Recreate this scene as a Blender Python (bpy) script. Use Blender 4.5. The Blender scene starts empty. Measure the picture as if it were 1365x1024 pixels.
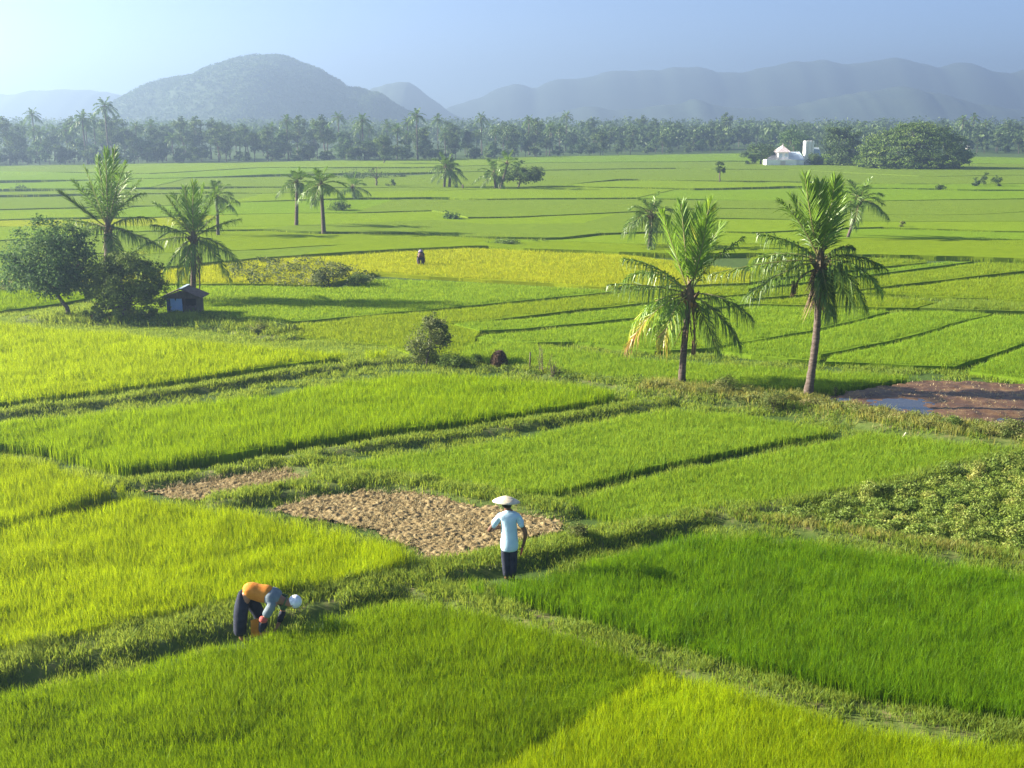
import bpy, math, random
import numpy as np
from mathutils import Vector
R = math.radians
C = bpy.context.scene.collection
scene = bpy.context.scene
rng = np.random.default_rng(7)
random.seed(7)

# ---------------------------------------------------------------- camera maths (photo is 1365 x 1024)
FOC = 1500.0
HOR = 160.0
CAM_H = 9.1
TH = math.atan((512 - HOR) / FOC)
CT, ST = math.cos(TH), math.sin(TH)

def ray(px, py):
    r = (px - 682.5) / FOC
    u = -(py - 512.0) / FOC
    return (r, CT + u * ST, -ST + u * CT)

def P(px, py, z=0.0):
    """where the sight line of the survey point meets the level z"""
    dx, dy, dz = ray(px, py)
    t = (z - CAM_H) / dz
    return np.array([dx * t, dy * t, z])

def PD(px, py, y):
    """point of the sight line at distance y"""
    dx, dy, dz = ray(px, py)
    t = y / dy
    return np.array([dx * t, y, CAM_H + dz * t])

# ---------------------------------------------------------------- noise
def _hash(ix, iy, seed):
    h = (ix.astype(np.int64) * 374761393 + iy.astype(np.int64) * 668265263 + seed * 982451653) & 0x7fffffff
    h = ((h ^ (h >> 13)) * 1274126177) & 0x7fffffff
    return ((h ^ (h >> 16)) & 0xffff) / 65535.0

def vnoise(x, y, seed=0):
    ix, iy = np.floor(x), np.floor(y)
    fx, fy = x - ix, y - iy
    fx, fy = fx * fx * (3 - 2 * fx), fy * fy * (3 - 2 * fy)
    a, b = _hash(ix, iy, seed), _hash(ix + 1, iy, seed)
    c, d = _hash(ix, iy + 1, seed), _hash(ix + 1, iy + 1, seed)
    return (a * (1 - fx) + b * fx) * (1 - fy) + (c * (1 - fx) + d * fx) * fy

def fbm(x, y, seed=0, octaves=4):
    s, a, n = 0.0, 0.5, 0.0
    for k in range(octaves):
        s = s + a * vnoise(x * 2 ** k + 17.3 * k, y * 2 ** k - 9.1 * k, seed + k)
        n += a
        a *= 0.5
    return s / n

# ---------------------------------------------------------------- geometry accumulator
class Geo:
    def __init__(self):
        self.v, self.idx, self.sz, self.t, self.m = [], [], [], [], []
        self.n = 0
    def add(self, verts, faces_idx, sizes, tint, mat=0):
        verts = np.asarray(verts, dtype=np.float64).reshape(-1, 3)
        self.v.append(verts)
        self.idx.append(np.asarray(faces_idx, dtype=np.int64).ravel() + self.n)
        sizes = np.asarray(sizes, dtype=np.int32).ravel()
        self.sz.append(sizes)
        self.t.append(np.broadcast_to(np.asarray(tint, dtype=np.float32), (len(verts),)))
        self.m.append(np.full(len(sizes), mat, dtype=np.int32))
        self.n += len(verts)
    def build(self, name, mats, parent=None, origin=None, smooth=False):
        me = bpy.data.meshes.new(name)
        v = np.concatenate(self.v)
        if origin is not None:
            v = v - np.asarray(origin, dtype=np.float64)
        idx = np.concatenate(self.idx).astype(np.int32)
        sz = np.concatenate(self.sz)
        me.vertices.add(len(v))
        me.vertices.foreach_set('co', v.astype(np.float32).ravel())
        me.loops.add(len(idx))
        me.loops.foreach_set('vertex_index', idx)
        me.polygons.add(len(sz))
        me.polygons.foreach_set('loop_start', np.concatenate(([0], np.cumsum(sz)[:-1])).astype(np.int32))
        me.polygons.foreach_set('material_index', np.concatenate(self.m))
        me.polygons.foreach_set('use_smooth', np.full(len(sz), bool(smooth)))
        a = me.attributes.new('tint', 'FLOAT', 'POINT')
        a.data.foreach_set('value', np.concatenate(self.t).astype(np.float32))
        for m in (mats if isinstance(mats, (list, tuple)) else [mats]):
            me.materials.append(m)
        me.update()
        o = bpy.data.objects.new(name, me)
        C.objects.link(o)
        if parent is not None:
            o.parent = parent
        elif origin is not None:
            o.location = tuple(float(c) for c in origin)
        return o

def unit(v):
    v = np.asarray(v, dtype=np.float64)
    return v / (np.linalg.norm(v, axis=-1, keepdims=True) + 1e-12)

def add_tube(g, pts, rad, sides=8, tint=0.5, mat=0, cap=True, wob=0.0, rs=None):
    pts = np.asarray(pts, dtype=np.float64)
    n = len(pts)
    rad = np.broadcast_to(np.asarray(rad, dtype=np.float64), (n,))
    tan = unit(np.gradient(pts, axis=0))
    ref = np.array([0.0, 1.0, 0.0]) if abs(tan[0][1]) < 0.9 else np.array([1.0, 0, 0])
    a = unit(np.cross(tan, ref))
    b = np.cross(tan, a)
    ang = np.linspace(0, 2 * np.pi, sides, endpoint=False)
    ring = a[:, None, :] * np.cos(ang)[None, :, None] + b[:, None, :] * np.sin(ang)[None, :, None]
    r = rad[:, None] * np.ones((1, sides))
    if wob and rs is not None:
        r = r * (1 + wob * rs.standard_normal((n, sides)))
    v = pts[:, None, :] + ring * r[:, :, None]
    i = np.arange(n - 1)[:, None] * sides
    j = np.arange(sides)[None, :]
    j2 = (j + 1) % sides
    f = np.stack([i + j, i + j2, i + sides + j2, i + sides + j], axis=-1).reshape(-1, 4)
    idx, sz = [f.ravel()], [np.full(len(f), 4)]
    if cap:
        idx += [np.arange(sides)[::-1], np.arange(sides) + (n - 1) * sides]
        sz += [np.array([sides, sides])]
    g.add(v.reshape(-1, 3), np.concatenate(idx), np.concatenate(sz), tint, mat)

def add_box(g, c, s, rotz=0.0, tint=0.5, mat=0, taper=1.0):
    x, y, z = s[0] / 2, s[1] / 2, s[2] / 2
    v = np.array([[-x, -y, -z], [x, -y, -z], [x, y, -z], [-x, y, -z],
                  [-x * taper, -y * taper, z], [x * taper, -y * taper, z], [x * taper, y * taper, z], [-x * taper, y * taper, z]])
    cz, sz_ = math.cos(rotz), math.sin(rotz)
    v = np.stack([v[:, 0] * cz - v[:, 1] * sz_, v[:, 0] * sz_ + v[:, 1] * cz, v[:, 2]], axis=1) + np.asarray(c)
    f = [0, 3, 2, 1, 4, 5, 6, 7, 0, 1, 5, 4, 1, 2, 6, 5, 2, 3, 7, 6, 3, 0, 4, 7]
    g.add(v, f, [4] * 6, tint, mat)

def add_prism(g, pts, t_vec, tint=0.5, mat=0):
    """a flat outline given real thickness along t_vec"""
    p = np.asarray(pts, dtype=np.float64)
    n = len(p)
    v = np.concatenate([p, p + np.asarray(t_vec)])
    idx = list(range(n))[::-1] + list(range(n, 2 * n))
    sz = [n, n]
    for i in range(n):
        j = (i + 1) % n
        idx += [i, j, n + j, n + i]
        sz.append(4)
    g.add(v, idx, sz, tint, mat)

def add_blades(g, pos, h, w, lean, az, tint, face=None, mat=0, kink=0.55):
    n = len(pos)
    if n == 0:
        return
    if face is None:
        face = rng.uniform(0, np.pi, n)
    d = np.stack([np.cos(az), np.sin(az), np.zeros(n)], axis=1)
    pr = np.stack([np.cos(face), np.sin(face), np.zeros(n)], axis=1) * (w * 0.5)[:, None]
    up = np.array([0, 0, 1.0])
    mid = pos + up * (h * kink)[:, None] + d * (lean * 0.3)[:, None]
    tip = pos + up * h[:, None] + d * lean[:, None]
    v = np.stack([pos - pr * 0.7, pos + pr * 0.7, mid - pr, mid + pr, tip], axis=1)
    b = np.arange(n)[:, None] * 5
    f = np.concatenate([b + np.array([0, 1, 3, 2]), b + np.array([2, 3, 4])], axis=1)
    sz = np.tile(np.array([4, 3]), n)
    g.add(v.reshape(-1, 3), f.ravel(), sz, np.repeat(tint, 5), mat)

def add_leaves(g, pos, nrm, size, tint, aspect=0.5, mat=0, rs=None):
    """leaf-sized diamond faces, folded a little along the midrib"""
    rs = rs or rng
    n = len(pos)
    if n == 0:
        return
    a = unit(np.cross(nrm, rs.standard_normal((n, 3))))
    b = np.cross(unit(nrm), a)
    s = (np.asarray(size) * np.ones(n))[:, None] * 0.5
    fold = unit(nrm) * s * 0.25
    v = np.stack([pos - a * s, pos + b * s * aspect + fold, pos + a * s, pos - b * s * aspect + fold], axis=1)
    f = (np.arange(n)[:, None] * 4 + np.arange(4)).ravel()
    g.add(v.reshape(-1, 3), f, np.full(n, 4), np.repeat(tint, 4), mat)

# ---------------------------------------------------------------- records on the objects
def tag(o, label=None, cat=None, group=None, kind=None):
    if label: o['label'] = label
    if cat: o['category'] = cat
    if group: o['group'] = group
    if kind: o['kind'] = kind
    return o

def thing(name, loc, label, cat, group=None, rotz=0.0):
    o = bpy.data.objects.new(name, None)
    o.empty_display_size = 0.3
    C.objects.link(o)
    o.location = tuple(float(c) for c in loc)
    o.rotation_euler = (0, 0, rotz)
    return tag(o, label, cat, group)

def copy_thing(src, loc, label, group, rotz=0.0, scale=1.0):
    r = src.copy()
    C.objects.link(r)
    r.location = tuple(float(c) for c in loc)
    r.rotation_euler = (0, 0, rotz)
    r.scale = (scale,) * 3 if not isinstance(scale, tuple) else scale
    r['label'] = label
    if group: r['group'] = group
    for ch in list(src.children):
        c = ch.copy()
        C.objects.link(c)
        c.parent = r
        for gg in list(ch.children):
            d = gg.copy()
            C.objects.link(d)
            d.parent = c
    return r

def inside(px, py, poly):
    n = len(poly)
    res = np.zeros(len(px), dtype=bool)
    j = n - 1
    for i in range(n):
        xi, yi, xj, yj = poly[i][0], poly[i][1], poly[j][0], poly[j][1]
        if yi != yj:
            c = ((yi > py) != (yj > py)) & (px < (xj - xi) * (py - yi) / (yj - yi) + xi)
            res ^= c
        j = i
    return res

def seg_dist(x, y, line):
    """distance to a polyline and the running parameter"""
    best = np.full(x.shape, 1e9)
    for (a, b) in zip(line[:-1], line[1:]):
        ax, ay, bx, by = a[0], a[1], b[0], b[1]
        dx, dy = bx - ax, by - ay
        t = np.clip(((x - ax) * dx + (y - ay) * dy) / (dx * dx + dy * dy + 1e-9), 0, 1)
        best = np.minimum(best, np.hypot(x - ax - t * dx, y - ay - t * dy))
    return best
# ---------------------------------------------------------------- materials
def new_mat(name):
    m = bpy.data.materials.new(name)
    m.use_nodes = True
    nt = m.node_tree
    nt.nodes.clear()
    out = nt.nodes.new('ShaderNodeOutputMaterial')
    return m, nt, out

def N(nt, kind, **kw):
    n = nt.nodes.new(kind)
    for k, v in kw.items():
        if k.startswith('i_'):
            n.inputs[k[2:].replace('_', ' ')].default_value = v
        else:
            setattr(n, k, v)
    return n

def mixcol(nt, fac, a, b):
    m = nt.nodes.new('ShaderNodeMix')
    m.data_type = 'RGBA'
    for sock, val in ((m.inputs[0], fac), (m.inputs[6], a), (m.inputs[7], b)):
        if hasattr(val, 'links'):
            nt.links.new(val, sock)
        elif isinstance(val, (tuple, list)):
            sock.default_value = (*val, 1) if len(val) == 3 else val
        else:
            sock.default_value = val
    return m.outputs[2]

def math_(nt, op, a, b=None, clamp=False):
    m = nt.nodes.new('ShaderNodeMath')
    m.operation = op
    m.use_clamp = clamp
    for k, val in enumerate((a, b)):
        if val is None: continue
        if hasattr(val, 'links'): nt.links.new(val, m.inputs[k])
        else: m.inputs[k].default_value = val
    return m.outputs[0]

def noise(nt, scale, detail=4, rough=0.55, vec=None, stretch=None):
    if vec is None:
        vec = nt.nodes.new('ShaderNodeNewGeometry').outputs['Position']
    if stretch:
        mp = nt.nodes.new('ShaderNodeMapping')
        mp.inputs['Scale'].default_value = stretch
        nt.links.new(vec, mp.inputs['Vector'])
        vec = mp.outputs[0]
    n = nt.nodes.new('ShaderNodeTexNoise')
    n.inputs['Scale'].default_value = scale
    n.inputs['Detail'].default_value = detail
    n.inputs['Roughness'].default_value = rough
    nt.links.new(vec, n.inputs['Vector'])
    return n.outputs['Fac']

def ramp(nt, fac, stops):
    r = nt.nodes.new('ShaderNodeValToRGB')
    el = r.color_ramp.elements
    while len(el) < len(stops):
        el.new(0.5)
    for e, (p, c) in zip(el, stops):
        e.position = p
        e.color = (*c, 1)
    nt.links.new(fac, r.inputs['Fac'])
    return r.outputs['Color']

def tint_attr(nt):
    a = nt.nodes.new('ShaderNodeAttribute')
    a.attribute_name = 'tint'
    return a.outputs['Fac']

M = {}

def leaf_shader(nt, out, col, trans=0.4, tcol=None, gloss=0.06, rough=0.45):
    d = nt.nodes.new('ShaderNodeBsdfDiffuse')
    t = nt.nodes.new('ShaderNodeBsdfTranslucent')
    nt.links.new(col, d.inputs['Color'])
    nt.links.new(tcol if tcol is not None else col, t.inputs['Color'])
    mx = nt.nodes.new('ShaderNodeMixShader')
    mx.inputs[0].default_value = trans
    nt.links.new(d.outputs[0], mx.inputs[1])
    nt.links.new(t.outputs[0], mx.inputs[2])
    g = nt.nodes.new('ShaderNodeBsdfGlossy')
    g.inputs['Roughness'].default_value = rough
    g.inputs['Color'].default_value = (0.9, 0.95, 0.85, 1)
    mx2 = nt.nodes.new('ShaderNodeMixShader')
    mx2.inputs[0].default_value = gloss
    nt.links.new(mx.outputs[0], mx2.inputs[1])
    nt.links.new(g.outputs[0], mx2.inputs[2])
    nt.links.new(mx2.outputs[0], out.inputs['Surface'])

def rice_mat(name, a, b, patch=0.35, trans=0.5, gloss=0.006):
    m, nt, out = new_mat(name)
    n1 = noise(nt, patch, 3, 0.6)
    n1 = math_(nt, 'MULTIPLY_ADD', n1, 1.9)
    nt.nodes[-1].inputs[2].default_value = -0.65
    f = math_(nt, 'ADD', math_(nt, 'MULTIPLY', tint_attr(nt), 0.65), math_(nt, 'MULTIPLY', n1, 0.5), True)
    col = mixcol(nt, f, a, b)
    tc = mixcol(nt, 0.35, col, (min(1, b[0] * 2.2), min(1, b[1] * 1.7), b[2] * 0.7))
    leaf_shader(nt, out, col, trans, tc, gloss)
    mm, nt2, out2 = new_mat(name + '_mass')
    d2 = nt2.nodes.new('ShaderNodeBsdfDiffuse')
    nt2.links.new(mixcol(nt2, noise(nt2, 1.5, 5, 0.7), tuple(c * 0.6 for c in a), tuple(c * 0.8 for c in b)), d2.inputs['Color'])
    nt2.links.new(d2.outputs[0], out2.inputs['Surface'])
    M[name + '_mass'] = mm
    return m

def foliage_mat(name, a, b, c=None, trans=0.35, gloss=0.015, rough=0.5):
    m, nt, out = new_mat(name)
    stops = [(0.0, a), (0.6, b)] + ([(1.0, c)] if c else [])
    col = ramp(nt, tint_attr(nt), stops)
    leaf_shader(nt, out, col, trans, None, gloss, rough)
    return m

def plain_mat(name, a, b=None, scale=6.0, rough=0.8, bump=0.0, spec=0.3, stretch=None, detail=5, contrast=None):
    m, nt, out = new_mat(name)
    p = nt.nodes.new('ShaderNodeBsdfPrincipled')
    p.inputs['Roughness'].default_value = rough
    p.inputs['Specular IOR Level'].default_value = spec
    nt.links.new(p.outputs[0], out.inputs['Surface'])
    tc = nt.nodes.new('ShaderNodeTexCoord').outputs['Object']
    nz = noise(nt, scale, detail, 0.6, tc, stretch)
    if b is None:
        b = tuple(min(1, x * 1.35) for x in a)
    lo, hi = contrast or (0.35, 0.65)
    nt.links.new(ramp(nt, nz, [(lo, a), (hi, b)]), p.inputs['Base Color'])
    if bump:
        bn = nt.nodes.new('ShaderNodeBump')
        bn.inputs['Strength'].default_value = bump
        bn.inputs['Distance'].default_value = 0.02
        nt.links.new(nz, bn.inputs['Height'])
        nt.links.new(bn.outputs[0], p.inputs['Normal'])
    return m

M['rice_bright'] = rice_mat('rice_bright', (0.0720, 0.1512, 0.0014), (0.20, 0.32, 0.003))
M['rice_yellow'] = rice_mat('rice_yellow', (0.1224, 0.2088, 0.0022), (0.33, 0.45, 0.004))
M['rice_lime'] = rice_mat('rice_lime', (0.10, 0.20, 0.002), (0.25, 0.38, 0.004))
M['rice_lush'] = rice_mat('rice_lush', (0.0432, 0.1260, 0.0014), (0.16, 0.30, 0.003))
M['rice_mid'] = rice_mat('rice_mid', (0.1142, 0.2196, 0.0140), (0.2332, 0.3498, 0.0233))
M['rice_green'] = rice_mat('rice_green', (0.1230, 0.2064, 0.0105), (0.2438, 0.3286, 0.0148), 0.12)
M['rice_ripe'] = rice_mat('rice_ripe', (0.1800, 0.2448, 0.0086), (0.36, 0.41, 0.016), 0.15)
M['rice_far'] = rice_mat('rice_far', (0.1123, 0.1944, 0.0208), (0.2226, 0.3074, 0.0318), 0.06)
M['rice_far_yellow'] = rice_mat('rice_far_yellow', (0.1296, 0.2333, 0.0138), (0.2544, 0.3498, 0.0212), 0.06)
M['grass'] = rice_mat('grass', (0.11, 0.19, 0.02), (0.25, 0.34, 0.055), 0.8)
M['grass_dry'] = rice_mat('grass_dry', (0.16, 0.21, 0.035), (0.33, 0.33, 0.11), 0.9)
M['weed'] = foliage_mat('weed', (0.08, 0.12, 0.02), (0.18, 0.21, 0.045), (0.32, 0.28, 0.10), 0.38)
M['crop'] = foliage_mat('crop', (0.12, 0.19, 0.025), (0.25, 0.32, 0.05), (0.38, 0.38, 0.09), 0.42)
M['leaf_dark'] = foliage_mat('leaf_dark', (0.042, 0.088, 0.026), (0.105, 0.185, 0.048), (0.21, 0.30, 0.07), 0.44)
M['leaf_mid'] = foliage_mat('leaf_mid', (0.06, 0.105, 0.018), (0.13, 0.20, 0.032), (0.24, 0.31, 0.05), 0.4)
M['leaf_bush'] = foliage_mat('leaf_bush', (0.08, 0.12, 0.02), (0.19, 0.25, 0.04), (0.36, 0.42, 0.07), 0.46)
M['leaf_olive'] = foliage_mat('leaf_olive', (0.06, 0.09, 0.02), (0.15, 0.18, 0.05), (0.32, 0.32, 0.13), 0.35)
M['leaf_far'] = foliage_mat('leaf_far', (0.045, 0.08, 0.022), (0.095, 0.15, 0.035), (0.18, 0.24, 0.05), 0.38)
m, nt, out = new_mat('palm_leaf')
leaf_shader(nt, out, ramp(nt, tint_attr(nt), [(0.0, (0.05, 0.085, 0.018)), (0.32, (0.11, 0.185, 0.026)), (0.64, (0.22, 0.37, 0.02)),
            (0.84, (0.42, 0.34, 0.025)), (1.0, (0.30, 0.13, 0.05))]), 0.36, None, 0.03, 0.4)
M['palm_leaf'] = m
M['rachis'] = plain_mat('rachis', (0.16, 0.17, 0.05), (0.26, 0.22, 0.09), 8, 0.6)
M['husk'] = foliage_mat('husk', (0.07, 0.045, 0.025), (0.15, 0.10, 0.05), (0.30, 0.20, 0.10), 0.1)
M['coconut'] = plain_mat('coconut', (0.16, 0.13, 0.03), (0.35, 0.17, 0.03), 9, 0.5)
M['bark'] = plain_mat('bark', (0.075, 0.055, 0.042), (0.16, 0.12, 0.095), 14, 0.9, 0.6, 0.2, (1, 1, 0.4))
M['palm_bark'] = plain_mat('palm_bark', (0.07, 0.050, 0.040), (0.155, 0.118, 0.095), 5, 0.9, 0.8, 0.2, (1, 1, 4.5))

# ground
m, nt, out = new_mat('ground_soil')
p = N(nt, 'ShaderNodeBsdfPrincipled')
p.inputs['Roughness'].default_value = 0.95
p.inputs['Specular IOR Level'].default_value = 0.15
nt.links.new(p.outputs[0], out.inputs['Surface'])
nz = noise(nt, 2.2, 6, 0.65)
mud = ramp(nt, nz, [(0.3, (0.035, 0.065, 0.010)), (0.7, (0.065, 0.11, 0.018))])
bank = ramp(nt, noise(nt, 5.0, 6, 0.7), [(0.3, (0.06, 0.09, 0.018)), (0.52, (0.11, 0.14, 0.03)), (0.68, (0.19, 0.145, 0.075))])
nt.links.new(mixcol(nt, tint_attr(nt), mud, bank), p.inputs['Base Color'])
M['ground'] = m

m, nt, out = new_mat('dry_soil')
p = N(nt, 'ShaderNodeBsdfPrincipled')
p.inputs['Roughness'].default_value = 0.95
p.inputs['Specular IOR Level'].default_value = 0.1
nt.links.new(p.outputs[0], out.inputs['Surface'])
nt.links.new(ramp(nt, noise(nt, 7.0, 6, 0.7), [(0.3, (0.10, 0.066, 0.030)), (0.5, (0.23, 0.17, 0.078)), (0.7, (0.38, 0.30, 0.155))]), p.inputs['Base Color'])
M['dry_soil'] = m

m, nt, out = new_mat('wet_mud')
p = N(nt, 'ShaderNodeBsdfPrincipled')
p.inputs['Roughness'].default_value = 0.55
nt.links.new(p.outputs[0], out.inputs['Surface'])
nt.links.new(ramp(nt, noise(nt, 1.4, 7, 0.7), [(0.3, (0.045, 0.022, 0.010)), (0.5, (0.10, 0.050, 0.020)), (0.66, (0.18, 0.11, 0.045))]), p.inputs['Base Color'])
M['mud'] = m

m, nt, out = new_mat('puddle_water')
p = N(nt, 'ShaderNodeBsdfPrincipled')
p.inputs['Base Color'].default_value = (0.03, 0.025, 0.02, 1)
p.inputs['Roughness'].default_value = 0.04
p.inputs['IOR'].default_value = 1.7
p.inputs['Specular IOR Level'].default_value = 1.0
nt.links.new(p.outputs[0], out.inputs['Surface'])
M['water'] = m

M['white_wall'] = plain_mat('white_wall', (0.78, 0.75, 0.72), (0.86, 0.84, 0.81), 1.2, 0.8)
M['tin_roof'] = plain_mat('tin_roof', (0.42, 0.52, 0.60), (0.55, 0.64, 0.70), 0.8, 0.5)
M['dark_tin'] = plain_mat('dark_tin', (0.09, 0.10, 0.12), (0.16, 0.16, 0.17), 3.0, 0.6)
M['pink_tile'] = plain_mat('pink_tile', (0.56, 0.46, 0.44), (0.68, 0.58, 0.55), 2.0, 0.7)
M['weathered_wood'] = plain_mat('weathered_wood', (0.075, 0.062, 0.055), (0.14, 0.115, 0.10), 9, 0.85, 0.3, 0.2, (1, 1, 0.25))
M['hut_roof'] = plain_mat('hut_roof', (0.11, 0.075, 0.065), (0.20, 0.145, 0.125), 6, 0.7, 0.3)
M['blue_board'] = plain_mat('blue_board', (0.27, 0.45, 0.75), (0.36, 0.53, 0.80), 3, 0.6)
M['blue_frame'] = plain_mat('blue_frame', (0.04, 0.07, 0.20), (0.07, 0.11, 0.27), 4, 0.6)
M['dark_hole'] = plain_mat('dark_interior', (0.02, 0.015, 0.018), (0.03, 0.025, 0.025), 4, 0.9)  # near-black colour painted as the shade inside the hut
M['brick'] = plain_mat('brick', (0.40, 0.15, 0.09), (0.52, 0.24, 0.16), 8, 0.9)
M['skin'] = plain_mat('skin', (0.14, 0.062, 0.036), (0.18, 0.085, 0.05), 6, 0.55)
M['skin_light'] = plain_mat('skin_light', (0.33, 0.16, 0.09), (0.40, 0.20, 0.12), 6, 0.55)
M['hair'] = plain_mat('hair', (0.012, 0.010, 0.010), (0.02, 0.017, 0.016), 30, 0.5)
M['shirt_blue'] = plain_mat('shirt_blue', (0.42, 0.60, 0.72), (0.54, 0.70, 0.78), 7, 0.85, 0.5)
M['navy'] = plain_mat('navy_cloth', (0.014, 0.017, 0.032), (0.03, 0.034, 0.055), 9, 0.85, 0.5)
M['straw'] = plain_mat('straw', (0.55, 0.46, 0.32), (0.68, 0.59, 0.44), 14, 0.8, 0.4)
M['orange_cloth'] = plain_mat('orange_cloth', (0.56, 0.19, 0.02), (0.70, 0.27, 0.035), 9, 0.85, 0.5)
M['grey_cloth'] = plain_mat('grey_cloth', (0.13, 0.17, 0.20), (0.22, 0.25, 0.26), 8, 0.85, 0.5)
M['green_cloth'] = plain_mat('green_cloth', (0.07, 0.13, 0.055), (0.12, 0.18, 0.08), 8, 0.85, 0.5)
M['red_cloth'] = plain_mat('red_cloth', (0.46, 0.08, 0.07), (0.58, 0.14, 0.11), 8, 0.85)
M['white_cloth'] = plain_mat('white_cloth', (0.72, 0.74, 0.80), (0.82, 0.83, 0.86), 8, 0.85, 0.4)
M['dark_straw'] = plain_mat('dark_straw', (0.035, 0.020, 0.016), (0.08, 0.05, 0.04), 22, 0.9, 0.6, 0.1, (1, 1, 0.2))
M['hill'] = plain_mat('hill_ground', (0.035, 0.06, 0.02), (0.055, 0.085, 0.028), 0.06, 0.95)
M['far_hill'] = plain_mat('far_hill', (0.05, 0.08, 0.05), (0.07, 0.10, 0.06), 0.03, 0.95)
M['lilac'] = plain_mat('lilac_cloth', (0.25, 0.18, 0.30), (0.36, 0.27, 0.40), 8, 0.85)

def band_mat(name):
    """the dark top strip of the woven hat's underside stays plain; kept for the hut's tarp"""
    return plain_mat(name, (0.12, 0.13, 0.15), (0.2, 0.2, 0.22), 5, 0.7)

M['stubble'] = foliage_mat('stubble', (0.20, 0.15, 0.06), (0.36, 0.28, 0.13), (0.48, 0.40, 0.22), 0.25)
# ---------------------------------------------------------------- camera, sky, sun, haze
cam = bpy.data.cameras.new('camera')
cam.sensor_width = 36.0
cam.lens = FOC / 1365.0 * 36.0
cam.clip_start = 0.1
cam.clip_end = 6000
co = bpy.data.objects.new('camera', cam)
C.objects.link(co)
co.location = (0, 0, CAM_H)
co.rotation_euler = (math.pi / 2 - TH, 0, 0)
scene.camera = co

SUN_EL = R(23.5)
SUN_AZ = R(-81.0)          # measured from the view direction (+y), negative = to the left
sdir = Vector((math.sin(SUN_AZ) * math.cos(SUN_EL), math.cos(SUN_AZ) * math.cos(SUN_EL), math.sin(SUN_EL)))
sun = bpy.data.lights.new('sun', 'SUN')
sun.energy = 5.0
sun.angle = R(0.6)
sun.color = (1.0, 0.91, 0.76)
so = bpy.data.objects.new('sun', sun)
C.objects.link(so)
so.rotation_euler = sdir.to_track_quat('Z', 'Y').to_euler()
so.location = (-60, 40, 60)

w = bpy.data.worlds.new('World')
scene.world = w
w.use_nodes = True
nt = w.node_tree
bg = nt.nodes['Background']
sky = nt.nodes.new('ShaderNodeTexSky')
sky.sky_type = 'NISHITA'
sky.sun_disc = False
sky.sun_elevation = SUN_EL
sky.sun_rotation = SUN_AZ          # rotation 0 puts the sun on +y
sky.air_density = 0.4
sky.dust_density = 0.25
sky.ozone_density = 1.8
nt.links.new(sky.outputs[0], bg.inputs['Color'])
bg.inputs['Strength'].default_value = 0.05

m, nt, out = new_mat('haze_air')
pv = nt.nodes.new('ShaderNodeVolumePrincipled')
pv.inputs['Color'].default_value = (0.52, 0.71, 0.98, 1)
pv.inputs['Density'].default_value = 0.0013
pv.inputs['Anisotropy'].default_value = 0.62
nt.links.new(pv.outputs[0], out.inputs['Volume'])
HZ = m
g = Geo()
add_box(g, (0, 950, 54), (3600, 2100, 110))
hz = g.build('haze', HZ)
tag(hz, 'pale blue morning haze over the whole plain', None, None, 'stuff')

scene.view_settings.view_transform = 'Standard'
scene.view_settings.look = 'None'
scene.view_settings.exposure = 2.3
scene.view_settings.gamma = 1.0
cy = scene.cycles
cy.use_denoising = True
try:
    cy.denoiser = 'OPENIMAGEDENOISE'
    cy.denoising_input_passes = 'RGB_ALBEDO_NORMAL'
    cy.denoising_prefilter = 'NONE'
except Exception:
    pass
cy.max_bounces = 6
cy.diffuse_bounces = 2
cy.glossy_bounces = 2
cy.transmission_bounces = 4
cy.transparent_max_bounces = 8
cy.volume_bounces = 0
cy.use_adaptive_sampling = False
cy.sample_clamp_indirect = 6.0
scene.render.film_transparent = False
# ---------------------------------------------------------------- bunds (raised earth banks) : plan in photo pixels, on the ground
def PL(pts):
    return [P(x, y, 0.0) for x, y in pts]

BUNDS = [  # (points, half width m, height m)
    (PL([(-260, 960), (0, 893), (150, 862), (300, 830), (450, 798), (560, 772)]), 0.52, 0.18),
    (PL([(560, 772), (680, 748), (800, 722), (920, 694), (1000, 684)]), 0.36, 0.17),
    (PL([(1000, 684), (1100, 667), (1200, 647), (1300, 621), (1365, 604), (1580, 552)]), 0.26, 0.14),
    (PL([(545, 788), (620, 803), (700, 827), (800, 857), (900, 888), (1000, 918), (1130, 951), (1250, 973), (1365, 990), (1600, 1020)]), 0.26, 0.14),
    (PL([(930, 692), (1040, 700), (1120, 713), (1200, 727), (1365, 752), (1600, 790)]), 0.24, 0.12),
    (PL([(150, 652), (250, 643), (350, 624), (400, 613), (450, 604), (600, 585), (700, 569), (800, 553), (880, 539)]), 0.26, 0.14),
    (PL([(-260, 590), (0, 557), (120, 541), (230, 527), (350, 507), (450, 492), (540, 482), (600, 486), (700, 497), (800, 513), (880, 524)]), 0.30, 0.15),
    (PL([(860, 522), (930, 530), (1000, 537), (1075, 546), (1150, 561), (1250, 579), (1365, 594), (1600, 625)]), 0.75, 0.24),
    (PL([(300, 672), (400, 657), (480, 645), (560, 650), (650, 670), (745, 684)]), 0.38, 0.16),
    (PL([(400, 620), (450, 640), (520, 648)]), 0.45, 0.14),
    (PL([(60, 428), (150, 432), (260, 432), (330, 442), (370, 452)]), 1.0, 0.18),
]

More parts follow.
